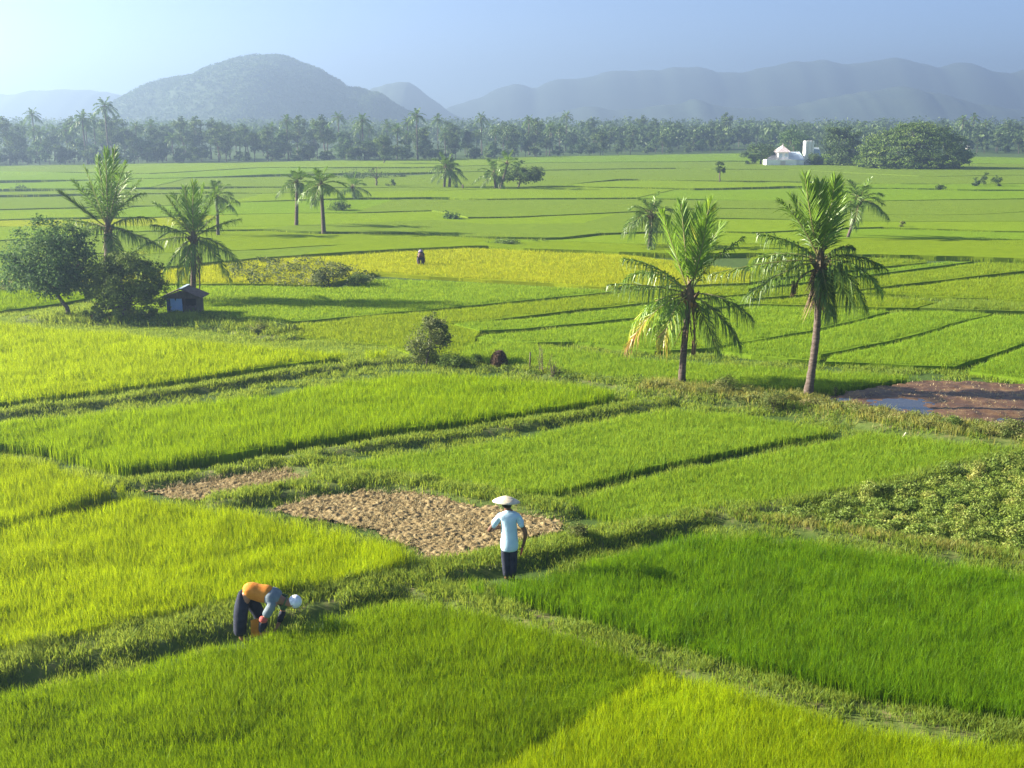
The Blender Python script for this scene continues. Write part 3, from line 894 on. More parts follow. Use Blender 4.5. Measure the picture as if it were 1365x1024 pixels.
wa, wb = P(1060, 545), P(1640, 506)
g = Geo()
a = [P(*q, 0.055) for q in ((1075, 538), (1110, 530), (1160, 522), (1210, 514), (1365, 517), (1500, 528), (1500, 590), (1365, 576), (1250, 565), (1150, 548), (1090, 541))]
g.add(a, list(range(len(a))), [len(a)], 0.5)
tag(g.build('water', M['water']), 'pale sky-reflecting water lying in the mud plot', None, None, 'structure')
stubble(MUD, 14000, 0.05, 'stubble', 'flattened straw on the wet mud plot', mud_z)

# low grass wherever the near ground is left open between the fields
cover = scatter([(-40, 13), (40, 13), (60, 62), (-60, 62)], 0.9, 62)
free = np.ones(len(cover), dtype=bool)
for q in NEAR_POLYS[:14]:
    free &= ~inside(cover[:, 0], cover[:, 1], q)
for q in (D1, D2, MUD):
    free &= ~inside(cover[:, 0], cover[:, 1], [tuple(a_[:2]) for a_ in q])
cover = cover[free]
nb = 5
k = np.repeat(np.arange(len(cover)), nb)
pos = np.concatenate([cover[k] + rng.normal(0, .09, (len(k), 2)), np.zeros((len(k), 1))], axis=1)
pos[:, 2] = height_at(pos[:, 0], pos[:, 1]) - 0.01
cn = fbm(pos[:, 0] * 1.5, pos[:, 1] * 1.5, 71, 3)
ok_ = cn + rng.normal(0, .05, len(cn)) > 0.43
pos, cn, k = pos[ok_], cn[ok_], k[ok_]
H = 0.15 * (0.4 + 1.1 * cn) * rng.uniform(.5, 1.2, len(k))
g = Geo()
add_blades(g, pos, H, 0.012 * np.maximum(.8, pos[:, 1] / 20) ** .86 * rng.uniform(.7, 1.4, len(k)), H * np.abs(rng.normal(.4, .4, len(k))), rng.uniform(0, 6.28, len(k)), np.clip(.35 + .9 * (cn - .5) + rng.normal(0, .2, len(k)), 0, 1))
tag(g.build('grass', M['grass']), 'short grass growing in the open strips between the near fields', None, None, 'stuff')
# ---------------------------------------------------------------- hills : outlines in photo pixels at a distance, built as ridges with real depth
def ridge(name, prof, dist, depth, mat, label, nx=220, ny=26, rough=0.9, seed=3, treed=0.0):
    """a ridge whose crest follows the profile at distance dist; it falls away in front of and behind the crest"""
    px = np.array([q[0] for q in prof], float)
    py = np.array([q[1] for q in prof], float)
    xs = np.linspace(px[0], px[-1], nx)
    cy_ = np.interp(xs, px, py)
    cy_ = np.convolve(np.pad(cy_, 1, mode='edge'), np.ones(3) / 3, mode='valid')
    cy_ = cy_ - 7.0 * (fbm(xs / 22.0, xs * 0 + seed, seed + 2, 4) - 0.5) * np.clip((165 - cy_) / 30, 0, 1)
    crest = np.array([PD(a, b, dist) for a, b in zip(xs, cy_)])
    s = np.linspace(-1, 1, ny)
    X = np.repeat(crest[:, 0][:, None], ny, axis=1)
    Y = dist + s[None, :] * depth * (0.55 + 0.45 * np.clip(crest[:, 2:3] / crest[:, 2].max(), 0, 1))
    hgt = np.maximum(crest[:, 2:3], 0)
    fall = np.cos(np.clip(np.abs(s), 0, 1) * np.pi / 2)[None, :] ** 1.25
    Z = hgt * fall
    spur = fbm(X * 0.022 + Y * 0.011 + seed, Y * 0.03, seed, 4) - 0.5
    Z = Z + rough * hgt * 0.10 * spur * (np.abs(s)[None, :] * (1 - np.abs(s)[None, :]) * 4)
    Z = np.minimum(Z, hgt * (1 - 0.06 * np.abs(s)[None, :] * ny / ny)) if False else Z
    Z = Z + treed * (fbm(X * 0.25, Y * 0.25, seed + 5, 3) - 0.3) * (hgt > 1)
    Z = np.maximum(Z, 0) - 0.5
    g = Geo()
    i = np.arange(nx - 1)[:, None] * ny + np.arange(ny - 1)[None, :]
    f = np.stack([i, i + ny, i + ny + 1, i + 1], axis=-1).reshape(-1, 4)
    g.add(np.stack([X.ravel(), Y.ravel(), Z.ravel()], axis=1), f.ravel(), np.full(len(f), 4), 0.5)
    o = g.build(name, mat, smooth=True)
    tag(o, label, None, None, 'structure')
    return X, Y, Z

HX, HY, HZ_ = ridge('hill', [(120, 168), (165, 145), (185, 130), (205, 119), (230, 107), (250, 102), (275, 95), (300, 86), (325, 79), (345, 75), (378, 75), (400, 84), (420, 91), (440, 103),
      (465, 117), (490, 123), (505, 127), (520, 136), (540, 148), (560, 158), (600, 170)], 880, 190, M['hill'], 'broad wooded hill rising behind the palm grove', 260, 40, 2.2, 3)
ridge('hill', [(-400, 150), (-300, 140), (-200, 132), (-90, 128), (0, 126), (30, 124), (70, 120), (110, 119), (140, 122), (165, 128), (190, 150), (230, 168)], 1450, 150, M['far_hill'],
      'low pale hill at the sky line left of the wooded hill', 160, 20, 0.8, 11, 1.0)
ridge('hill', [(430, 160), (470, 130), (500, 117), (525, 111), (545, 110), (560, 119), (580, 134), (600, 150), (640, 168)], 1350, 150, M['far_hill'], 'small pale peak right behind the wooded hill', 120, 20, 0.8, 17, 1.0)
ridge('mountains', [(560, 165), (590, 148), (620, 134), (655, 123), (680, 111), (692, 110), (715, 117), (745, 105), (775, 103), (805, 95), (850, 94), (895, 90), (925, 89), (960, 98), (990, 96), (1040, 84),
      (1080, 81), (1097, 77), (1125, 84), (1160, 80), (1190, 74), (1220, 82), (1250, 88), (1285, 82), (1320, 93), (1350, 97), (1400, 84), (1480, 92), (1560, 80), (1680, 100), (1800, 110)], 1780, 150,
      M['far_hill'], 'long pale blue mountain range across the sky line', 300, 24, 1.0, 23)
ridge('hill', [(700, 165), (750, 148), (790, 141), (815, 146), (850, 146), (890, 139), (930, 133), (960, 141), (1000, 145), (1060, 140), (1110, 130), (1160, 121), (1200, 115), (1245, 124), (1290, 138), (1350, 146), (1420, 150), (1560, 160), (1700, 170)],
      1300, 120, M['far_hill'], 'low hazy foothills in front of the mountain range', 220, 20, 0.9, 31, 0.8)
# ---------------------------------------------------------------- trees and palms
def frond_geo(g, P0, P1, P2, rs, nl=40, ll=0.55, lw=0.035, tint=0.3, yellow=0.0, hang=0.35, r0=0.03, curl=0.0, closed=0.0):
    """one palm leaf: a bent midrib from P0 over P1 to P2 with leaflets along both sides"""
    P0, P1, P2 = (np.asarray(a, float) for a in (P0, P1, P2))
    ts = np.linspace(0, 1, 11)[:, None]
    mid = (1 - ts) ** 2 * P0 + 2 * ts * (1 - ts) * P1 + ts ** 2 * P2
    add_tube(g, mid, np.linspace(r0, r0 * 0.2, 11), 4, 0.5, 1, False)
    t = np.linspace(0.14, 0.99, nl)
    t = np.repeat(t, 2) + rs.normal(0, 0.004, nl * 2)
    sgn = np.tile([1.0, -1.0], nl)
    tt = t[:, None]
    c = (1 - tt) ** 2 * P0 + 2 * tt * (1 - tt) * P1 + tt ** 2 * P2
    tan = unit(2 * (1 - tt) * (P1 - P0) + 2 * tt * (P2 - P1))
    up = np.array([0, 0, 1.0])
    side = np.cross(tan, up)
    ln = np.linalg.norm(side, axis=1, keepdims=True)
    alt = np.cross(tan, np.array([0.3, 1.0, 0.0]))
    side = unit(np.where(ln < 0.25, alt, side))
    nrm = np.cross(side, tan)
    ang = np.radians(70 - 40 * t + rs.normal(0, 6, len(t)))[:, None] * (1 - 0.5 * closed)
    lift = rs.normal(0.18, 0.14, len(t))[:, None]
    d = unit(side * sgn[:, None] * np.sin(ang) + tan * np.cos(ang) + nrm * lift)
    L_ = ll * (1 + 0.05 * closed) * np.sin(np.pi * (0.12 + 0.80 * t)) ** 0.7 * rs.uniform(0.8, 1.1, len(t))
    L_ = L_[:, None]
    hg = (hang * 1.25 if hang > .5 else hang) * rs.uniform(0.6, 1.4, len(t))[:, None]
    m = c + d * L_ * 0.5 - up * hg * L_ * 0.14
    e = c + d * L_ * (1 - 0.25 * hg) - up * hg * L_ * 0.75
    w = unit(np.cross(d, nrm + 0.5 * rs.standard_normal((len(t), 3)))) * lw * 0.5
    v = np.stack([c - w * 0.6, c + w * 0.6, m - w, m + w, e], axis=1)
    b = np.arange(len(t))[:, None] * 5
    f = np.concatenate([b + np.array([0, 1, 3, 2]), b + np.array([2, 3, 4])], axis=1)
    ty = tint + 0.05 + rs.normal(0, 0.06, len(t)) + yellow * np.clip(t * 1.3 - 0.25 + rs.normal(0, 0.1, len(t)), 0, 1)
    g.add(v.reshape(-1, 3), f.ravel(), np.tile([4, 3], len(t)), np.repeat(np.clip(ty, 0, 1), 5), 0)

PALM_MATS = [M['palm_leaf'], M['rachis']]

def palm_trunk(base, top, r0, r1, rs, parent, origin, bend=0.0, rings=22):
    base, top = np.asarray(base, float), np.asarray(top, float)
    t = np.linspace(0, 1, rings)
    pts = base + (top - base) * t[:, None]
    pts[:, 0] += bend * np.sin(t * np.pi)
    rad = r0 + (r1 - r0) * t
    rad = rad * (1 + 0.7 * np.exp(-t * 14)) * (1 + 0.05 * np.cos(np.arange(rings) * np.pi))
    g = Geo()
    add_tube(g, pts, rad, 12, 0.5, 0, True, 0.02, rs)
    return g.build('trunk', M['palm_bark'], parent, origin, True)

def palm_crown(crown, fronds, rs, parent, origin, scale=1.0, detail=1.0, skirt=0, nuts=0, dangle=(), fine=True, spear=0):
    """crown heart (part) with each leaf as a sub-part; at a distance one mesh"""
    crown = np.asarray(crown, float)
    gh = Geo()
    pts = crown + np.array([[0, 0, -0.42], [0, 0, -0.15], [0, 0, 0.12], [0, 0, 0.45]]) * scale
    add_tube(gh, pts, np.array([0.15, 0.19, 0.15, 0.04]) * scale, 9, 0.45, 0, True, 0.08, rs)
    for k in range(10):                                  # old leaf bases
        a = rs.uniform(0, 6.28); q = np.array([math.cos(a), math.sin(a), 0])
        add_tube(gh, [crown + q * 0.1 * scale + (0, 0, -0.25 * scale), crown + q * 0.34 * scale + (0, 0, rs.uniform(0.0, 0.18) * scale)], [0.05 * scale, 0.025 * scale], 4, rs.uniform(0.2, 0.7), 0)
    heart = None
    if fine:
        heart = gh.build('crown', [M['husk']], parent, origin)
    one = Geo()
    if not fine:
        one = gh
        one.m = [np.full_like(a, 2) for a in one.m]
    for fr in fronds:
        P1, P2, tint, yellow, hang = fr[:5]
        cl = fr[5] if len(fr) > 5 else 0.0
        lg = np.linalg.norm(np.asarray(P2) - crown) + 1e-6
        g = Geo() if fine else one
        d0 = unit(np.asarray(P1) - crown) * 0.1 * scale
        frond_geo(g, crown + d0, P1, P2, rs, int(56 * detail * (1 + 0.5 * cl)), min(0.88, 0.33 * lg + 0.20), 0.040 * scale / max(detail, 0.3) ** 0.9, tint, yellow, hang, 0.032 * scale, 0, cl)
        if fine:
            g.build('frond', PALM_MATS, heart, origin)
    if not fine:
        heart = one.build('crown', PALM_MATS + [M['husk']], parent, origin)
    if skirt:                                            # dead leaves hanging round the stem
        g = Geo()
        n = skirt
        a = rs.uniform(0, 6.28, n)
        z0 = crown[2] - rs.uniform(0.15, 1.3, n) * scale
        p0 = np.stack([crown[0] + np.cos(a) * 0.2 * scale, crown[1] + np.sin(a) * 0.2 * scale, z0], axis=1)
        ln = rs.uniform(0.35, 0.9, n) * scale
        p1 = p0 + np.stack([np.cos(a) * ln * 0.42, np.sin(a) * ln * 0.42, -ln * 0.95], axis=1)
        w = np.stack([-np.sin(a), np.cos(a), np.zeros(n)], axis=1) * 0.035 * scale
        v = np.stack([p0 - w, p0 + w, p1], axis=1)
        g.add(v.reshape(-1, 3), np.arange(3 * n), np.full(n, 3), np.repeat(rs.uniform(0, 1, n), 3), 0)
        g.build('dead_leaf_skirt', M['husk'], parent, origin)
    if nuts:
        for k in range(nuts):
            a = 6.28 * k / nuts + rs.uniform(-.3, .3)
            c = crown + np.array([math.cos(a) * 0.2, math.sin(a) * 0.2, -0.28 - 0.12 * rs.uniform()]) * scale
            ball(c, 0.085 * scale, 'coconut', M['coconut'], parent, origin, (1, 1, 1.2))
    for (tp, r) in dangle:
        g = Geo()
        tp = np.asarray(tp, float)
        p0 = crown + np.array([0, 0, -0.2])
        mid = np.array([tp[0], tp[1], p0[2] - 0.15])
        ts = np.linspace(0, 1, 8)[:, None]
        add_tube(g, (1 - ts) ** 2 * p0 + 2 * ts * (1 - ts) * mid + ts ** 2 * tp, np.linspace(r * 0.5, r, 8), 6, 0.6, 0, True, 0.25, rs)
        for k in range(14):
            q = tp + np.array([rs.normal(0, r), rs.normal(0, r), 0])
            add_tube(g, [q + (0, 0, 0.5 * rs.uniform(0.3, 1)), q + (rs.normal(0, .02), 0, -0.1 * rs.uniform())], [r * 0.5, r * 0.15], 4, rs.uniform(0.3, 1), 0)
        g.build('dead_spathe', M['husk'], parent, origin)
    return heart

def ball(c, r, name, mat, parent, origin, sc=(1, 1, 1), tint=0.5, seg=10):
    g = Geo()
    th = np.linspace(0, np.pi, seg)
    pts = np.stack([np.zeros(seg), np.zeros(seg), -np.cos(th)], axis=1) * r * sc[2] + np.asarray(c)
    add_tube(g, pts, np.maximum(np.sin(th), 0.03) * r * sc[0], seg + 2, tint, 0, True)
    return g.build(name, mat, parent, origin, True)

def auto_fronds(crown, n, L_, rs, up=0.35, tint=0.3, droop=0.5):
    """a full round head of leaves: young ones upright, old ones hanging"""
    out_ = []
    for k in range(n):
        a = k * 2.399 + rs.uniform(-0.25, 0.25)
        e = 1.35 - 1.75 * (k / (n - 1)) ** 0.9 + rs.uniform(-.12, .12)
        L1 = L_ * rs.uniform(0.85, 1.1)
        q = np.array([math.cos(a), math.sin(a), 0])
        P1 = crown + (q * math.cos(e) + np.array([0, 0, math.sin(e)])) * L1 * 0.58
        dr = droop * (0.35 + 0.9 * math.cos(e)) * L1
        P2 = P1 + q * L1 * 0.42 * max(0.15, math.cos(e)) + np.array([0, 0, L1 * 0.40 * math.sin(e) - dr * 0.75])
        out_.append((P1, P2, tint + 0.10 * math.sin(e) + rs.uniform(-.05, .05), max(0, rs.uniform(-.5, .25)) if e < 0 else 0, 0.35 + 0.5 * (e < 0.2)))
    return out_

def palm(base_px, crown_px, L_, n, label, seed, group=None, r=0.16, bend=0.0, fine=True, tint=0.3, droop=0.5, detail=1.0, dy=0.0, extra=None, **kw):
    rs = np.random.default_rng(seed)
    b = P(*base_px)
    b[2] = height_at(b[0], b[1])[0] - 0.06
    c = PD(crown_px[0], crown_px[1], b[1] + dy)
    root = thing('palm_tree', b, label, 'palm tree', group)
    palm_trunk(b, c - (0, 0, 0.2), r, r * 0.78, rs, root, b, bend)
    fr = extra(c, b[1] + dy) if extra else []
    fr += auto_fronds(c, n, L_, rs, tint=tint, droop=droop) if n else []
    palm_crown(c, fr, rs, root, b, L_ / 2.4, detail, fine=fine, **kw)
    return root

def px_fronds(spec, D):
    """leaves given by the bend and the tip as seen, at their own depth offset"""
    def f(c, y):
        res = []
        for (mx, my, tx, ty, dm, dt, tint, yel, hang, *cl) in spec:
            res.append((PD(mx, my, y + dm), PD(tx, ty, y + dt), tint, yel, hang, *(cl[:1])))
        return res
    return f

# the two palms in front: A (shorter, left) and B (taller, right)
FA = [  # bend x,y  tip x,y  bend depth, tip depth, tint, yellowing, hang, closed
    (897, 330, 882, 284, -.2, -.4, .46, 0, .1, .6), (912, 320, 908, 272, .3, .4, .46, 0, .1, .7), 
    (924, 320, 933, 278, .2, .3, .54, 0, .1, .7), (930, 325, 948, 268, 0, -.1, .55, .03, .1, .6), (936, 335, 943, 292, -.4, -.7, .46, 0, .15, .5), 
    (940, 330, 962, 300, .5, .9, .40, 0, .25, .4), (945, 345, 990, 318, -.4, -.6, .25, 0, .55), 
    (880, 350, 832, 345, -.5, -.8, .28, 0, .8), (865, 345, 835, 372, .7, 1.0, .30, 0, .9), (870, 378, 812, 379, -.3, -.5, .28, 0, .9), 
    (965, 388, 1002, 424, -.4, -.6, .22, 0, .9), (960, 412, 986, 458, -.6, -.8, .24, .05, .9), (940, 420, 958, 470, .5, .7, .18, 0, .8),
    (875, 400, 836, 462, -.5, -.7, .42, .55, .9), (858, 392, 842, 445, .1, .1, .38, .38, 1.0), (893, 408, 884, 460, -.8, -1.0, .36, .46, .9), (900, 400, 868, 440, .6, .8, .30, .15, .9)]
palm((908, 516), (919, 392), 2.4, 0, 'shorter front palm with bright upright leaves and yellowing drooping ones', 11, 'the pair of palms by the mud plot', 0.125, -0.03, extra=px_fronds(FA, 0),
     nuts=5, skirt=26, dangle=((PD(925, 472, P(908, 516)[1] - .25), .045),))
FB = [
    (1080, 295, 1073, 236, -.2, -.4, .36, 0, .12, .6), (1092, 285, 1093, 246, -.3, -.5, .50, 0, .1, .8), (1104, 295, 1114, 240, -.1, -.2, .42, 0, .12, .6),
    (1075, 305, 1055, 262, .4, .7, .30, 0, .25, .4), (1110, 305, 1124, 258, .5, .9, .32, 0, .25, .4), (1068, 290, 1040, 268, -.4, -.6, .28, 0, .5),
    (1060, 318, 1012, 312, -.5, -.8, .26, 0, .7), (1050, 330, 1008, 345, .4, .6, .24, 0, .8), (1040, 343, 945, 366, -.3, -.5, .24, 0, .95), (1045, 355, 998, 394, -.6, -.9, .20, 0, .8),
    (1118, 325, 1136, 330, -.3, -.5, .16, 0, .7), (1135, 330, 1179, 357, -.3, -.5, .20, .08, .9), (1140, 340, 1174, 386, -.5, -.8, .22, .30, .9), (1128, 352, 1155, 412, -.7, -.9, .20, .20, .9), (1115, 368, 1135, 405, .6, .9, .16, 0, .9),
    (1100, 372, 1108, 420, -.5, -.6, .14, .1, 1.0)]
palm((1075, 541), (1093, 349), 2.4, 0, 'taller front palm with a skirt of dead leaves round its stem', 12, 'the pair of palms by the mud plot', 0.132, 0.10, extra=px_fronds(FB, 0),
     nuts=6, skirt=150, dangle=((PD(1058, 392, P(1075, 541)[1] - .35), .05),))
# group by the hut
FC = [(128, 262, 112, 222, -.2, -.4, .36, 0, .4), (136, 250, 130, 210, .2, .4, .46, .02, .15, .5), (142, 245, 141, 200, -.2, -.3, .48, .02, .1, .7), (148, 250, 153, 198, .1, .1, .40, 0, .12, .7), (152, 255, 168, 216, -.3, -.5, .34, 0, .3),
      (125, 270, 97, 240, .4, .8, .34, 0, .5), (115, 285, 80, 257, -.3, -.5, .08, .0, .1, .9), (160, 265, 192, 258, -.3, -.5, .26, 0, .6), (165, 262, 188, 240, .5, .9, .28, 0, .5), (168, 285, 205, 292, -.4, -.6, .24, 0, .7),
      (120, 295, 85, 292, .5, .8, .26, 0, .8), (172, 305, 215, 330, -.5, -.7, .20, 0, .9), (165, 300, 180, 320, .8, 1.3, .2, 0, .8), (130, 300, 100, 315, -.6, -.8, .24, 0, .8), (150, 320, 160, 345, -.8, -1.0, .22, .1, .9), (135, 270, 118, 245, .9, 1.4, .3, 0, .5), (160, 250, 172, 230, .8, 1.4, .32, 0, .4)]
palm((146, 404), (144, 304), 2.6, 0, 'stout palm with a ragged bright crown rising behind the round bush', 13, 'the palms by the hut', 0.26, extra=px_fronds(FC, 0), skirt=24)
FD = [(250, 285, 246, 250, .1, .2, .44, .02, .12, .6), (256, 282, 258, 244, -.2, -.3, .50, .05, .1, .6), (262, 282, 272, 247, .2, .4, .46, 0, .15, .5), (268, 290, 290, 252, -.3, -.5, .34, 0, .3), (242, 290, 222, 262, -.3, -.5, .32, 0, .4), (238, 292, 205, 270, .4, .7, .28, 0, .6),
      (275, 295, 312, 268, .3, .6, .28, 0, .5), (280, 300, 320, 292, -.4, -.6, .24, 0, .7), (232, 302, 203, 300, -.5, -.8, .24, 0, .8), (228, 312, 185, 328, .2, .3, .22, 0, .9), (285, 312, 321, 352, -.3, -.5, .24, .1, .9), (280, 322, 306, 372, -.6, -.8, .24, .2, .9), (240, 325, 212, 372, -.6, -.8, .34, .25, 1.0),
      (250, 335, 238, 378, -.9, -1.1, .36, .2, 1.0), (270, 320, 300, 335, .8, 1.2, .2, 0, .8), (262, 330, 255, 378, .5, .6, .18, .1, .9), (245, 285, 230, 258, .8, 1.3, .34, 0, .4)]
palm((257, 402), (258, 318), 2.4, 0, 'dark drooping palm standing right behind the little hut', 14, 'the palms by the hut', 0.15, extra=px_fronds(FD, 0), skirt=30)
palm((291, 318), (289, 262), 1.7, 14, 'small palm peeping out behind the palm at the hut', 15, None, 0.13, tint=0.22, detail=0.8)
palm((866, 335), (868, 288), 2.2, 17, 'dark shaggy palm hidden behind the left front palm crown', 16, None, 0.16, tint=0.16, droop=0.75, detail=0.8)
palm((1128, 322), (1146, 267), 2.3, 16, 'palm with a round fan of leaves behind the right front palm crown', 17, None, 0.12, tint=0.20, detail=0.8)
palm((395, 306), (396, 243), 1.75, 15, 'thin pale palm with a wind-swept crown, left of the slim pair', 18, 'the slim pair of far palms', 0.16, tint=0.22, detail=0.7)
palm((432, 315), (428, 246), 1.9, 16, 'slim palm with a brown flower stalk, right of the slim pair', 19, 'the slim pair of far palms', 0.17, tint=0.26, detail=0.7)
palm((592, 252), (594, 223), 2.6, 14, 'twin-trunk far palm standing alone in the paddies, its left stem', 20, 'the lone palms far out in the paddies', 0.17, tint=0.2, detail=0.6, fine=False)
palm((599, 252), (600, 228), 2.2, 11, 'darker right stem beside the twin-trunk far palm', 21, 'the lone palms far out in the paddies', 0.2, tint=0.18, detail=0.6, fine=False)
palm((661, 254), (659, 232), 2.8, 13, 'spreading far palm beside the flat-topped tree', 22, 'the lone palms far out in the paddies', 0.18, tint=0.2, detail=0.6, fine=False)
palm((666, 255), (676, 218), 2.4, 10, 'taller green far palm rising over the flat-topped tree', 23, 'the lone palms far out in the paddies', 0.15, tint=0.3, detail=0.6, fine=False)
palm((474, 268), (470, 250), 2.2, 12, 'low drooping palm clump with a yellow leaf beside the slim pair', 24, None, 0.14, tint=0.3, detail=0.6, fine=False, dy=-0.5)

# ---- broad-leaved crowns
def crown_pts(lobes, n, rs, clump=0.16, per=60, shell=(0.55, 1.0), flat=1.0):
    vol = np.array([l[3] * l[4] * l[5] for l in lobes]) ** 0.67
    k = rs.choice(len(lobes), size=max(8, n // per), p=vol / vol.sum())
    Lb = np.array(lobes, float)
    d = unit(rs.standard_normal((len(k), 3)))
    r = rs.uniform(shell[0], shell[1], len(k))[:, None]
    cc = Lb[k, :3] + d * r * Lb[k, 3:]
    j = rs.integers(0, len(k), n)
    size = Lb[k[j], 3:].mean(axis=1, keepdims=True)
    off = rs.standard_normal((n, 3)) * clump * size * np.array([1, 1, 0.75 * flat])
    pos = cc[j] + off
    nrm = unit(0.8 * d[j] + 0.55 * rs.standard_normal((n, 3)) + np.array([0, 0, 0.45]))
    ct = rs.normal(0.42, 0.24, len(k))
    tint = np.clip(ct[j] + rs.normal(0, 0.12, n), 0, 1)
    return pos, nrm, tint

def limb(g, a, b, r0, r1, rs, sag=0.1):
    a, b = np.asarray(a, float), np.asarray(b, float)
    t = np.linspace(0, 1, 6)[:, None]
    p = a + (b - a) * t + rs.normal(0, 0.04, (6, 3)) * np.linalg.norm(b - a) * np.sin(t * np.pi)
    add_tube(g, p, np.linspace(r0, r1, 6), 7, 0.5, 0, True, 0.05, rs)

def tree(name, base, lobes, n, leaf, mat, label, cat, seed, group=None, trunk=None, clump=0.16, aspect=0.5, shell=(0.55, 1.0), tr=0.14, flat=1.0, per=60):
    rs = np.random.default_rng(seed)
    base = np.asarray(base, float)
    root = thing(name, base, label, cat, group)
    g = Geo()
    top = np.mean([l[:3] for l in lobes], axis=0)
    fork = base + (top - base) * 0.55 if trunk is None else np.asarray(trunk, float)
    limb(g, base - (0, 0, 0.1), fork, tr, tr * 0.7, rs)
    for l in lobes:
        limb(g, fork, np.asarray(l[:3]) * 0.85 + fork * 0.15, tr * 0.55, tr * 0.12, rs)
        for q in range(2):
            limb(g, np.asarray(l[:3]) * 0.5 + fork * 0.5, np.asarray(l[:3]) + unit(rs.standard_normal(3)) * np.asarray(l[3:]) * 0.6, tr * 0.25, tr * 0.06, rs)
    g.build('trunk', M['bark'], root, base, True)
    pos, nrm, tint = crown_pts(lobes, n, rs, clump, per, shell, flat)
    pos[:, 2] = np.maximum(pos[:, 2], base[2] + 0.02)
    g = Geo()
    add_leaves(g, pos, nrm, leaf * rs.uniform(0.6, 1.3, n), tint, aspect, 0, rs)
    g.build('crown', M[mat], root, base)
    return root

def lob(px, py, y, rx, rz, ry=None):
    c = PD(px, py, y)
    return (c[0], c[1], c[2], rx, ry or rx, rz)

yb = P(97, 426)[1]
tree('round_tree', P(97, 427, 0.1), [lob(62, 345, yb, 2.0, 1.35), lob(30, 355, yb + .3, 1.25, 1.0), lob(100, 345, yb - .2, 1.35, 1.1), lob(60, 312, yb + .2, 1.25, .75), lob(92, 318, yb, 1.0, .65), lob(72, 372, yb - .4, 1.5, .75), lob(20, 370, yb, .8, .6), lob(112, 372, yb + .2, .95, .8)],
     17000, 0.155, 'leaf_dark', 'dark dense round-crowned tree with a slanted bare trunk', 'tree', 31, None, PD(74, 388, yb), 0.15, tr=0.11)
yb = P(165, 430)[1]
tree('round_bush', P(165, 430, 0.1), [lob(165, 375, yb, 1.55, 1.2), lob(140, 385, yb + .2, 1.0, 1.1), lob(195, 372, yb, 0.95, 1.0), lob(162, 352, yb, 1.3, .6), lob(150, 410, yb - .2, 1.15, .6), lob(190, 405, yb, 1.0, .7), lob(120, 418, yb - .2, .5, .4), lob(207, 395, yb - .4, .55, .6)],
     16000, 0.14, 'leaf_bush', 'big rounded leafy bush between the slanted tree and the hut', 'bush', 32, None, None, 0.13, tr=0.07)
yb = P(570, 485)[1]
tree('shrub', P(568, 486, 0.1), [lob(570, 455, yb, .72, .72), lob(582, 432, yb, .46, .40), lob(556, 470, yb - .1, .48, .40), lob(590, 450, yb, .34, .4), lob(575, 425, yb + .1, .28, .25)],
     5200, 0.085, 'leaf_olive', 'pale olive shrub with upright twigs at the edge of the bright rice', 'shrub', 33, None, None, 0.2, 0.6, tr=0.035, per=30)

def bush(px, py, wpx, hpx, n, leaf, mat, label, seed, group=None, name='bush', cat='bush', stretch=1.0):
    b = P(px, py)
    b[2] = height_at(b[0], b[1])[0] - 0.02
    mpp = b[1] / CT / FOC * 1.02
    w_, h_ = wpx * mpp, hpx * mpp * 1.05
    rs = np.random.default_rng(seed)
    lobes = [(b[0], b[1], b[2] + h_ * 0.5, w_ * .36, w_ * .36 * stretch, h_ * .42)]
    for k in range(3):
        lobes.append((b[0] + rs.uniform(-.3, .3) * w_, b[1] + rs.uniform(-.2, .2) * w_, b[2] + h_ * rs.uniform(.3, .6), w_ * .22, w_ * .22, h_ * .32))
    return tree(name, b, lobes, n, leaf, mat, label, cat, seed, group, None, 0.24, 0.55, (0.4, 1.0), 0.02 + 0.01 * h_, 1.0, 40)
bush(600, 491, 52, 22, 1500, 0.07, 'leaf_mid', 'low dark green bush at the foot of the olive shrub', 41)
bush(634, 491, 22, 17, 500, 0.06, 'leaf_mid', 'small bright green bush left of the dark straw heap', 42)
bush(768, 728, 42, 32, 1500, 0.045, 'weed', 'small bushy weed on the bank right of the farmer in the conical hat', 43)
bush(440, 384, 52, 34, 1600, 0.13, 'leaf_olive', 'grey-green bush on the overgrown bank left of the yellow field', 44)
bush(478, 383, 42, 19, 1000, 0.12, 'leaf_mid', 'low dark bush at the end of the overgrown bank', 45)
bush(599, 296, 36, 12, 900, 0.2, 'leaf_dark', 'long low dark bush alone on a bund far out', 46, stretch=0.6)
bush(797, 317, 18, 6, 300, 0.15, 'leaf_dark', 'tiny dark bush on the bund left of the shaggy palm', 47)
bush(1202, 307, 12, 14, 200, 0.16, 'weed', 'small leaning dry plant at the edge of the yellow-green strip', 48)
bush(1253, 256, 20, 12, 400, 0.25, 'leaf_mid', 'low green bush on the bund left of the two round bushes', 49)
bush(1301, 251, 14, 15, 400, 0.22, 'leaf_far', 'small dark bush, first of the trio far out below the dome tree', 50)
bush(1311, 249, 10, 19, 400, 0.22, 'leaf_far', 'narrow upright bush, tallest of the trio below the dome tree', 51)
bush(1330, 251, 18, 18, 500, 0.22, 'leaf_far', 'round bush standing apart, last of the trio below the dome tree', 52)
bush(521, 251, 16, 13, 300, 0.2, 'leaf_far', 'small grey bush right of the bare forked sapling', 53)
bush(452, 284, 46, 18, 900, 0.2, 'leaf_mid', 'green thicket at the foot of the drooping palm clump', 54)
bush(533, 238, 20, 7, 300, 0.25, 'leaf_far', 'small dark bush at the end of the far hedge', 55)
bush(672, 329, 66, 10, 1500, 0.13, 'leaf_mid', 'long dark hedge-like bush on the bund above the yellow field', 56, stretch=0.4)
bush(715, 327, 50, 7, 900, 0.12, 'leaf_mid', 'lower end of the dark hedge above the yellow field', 57, stretch=0.4)
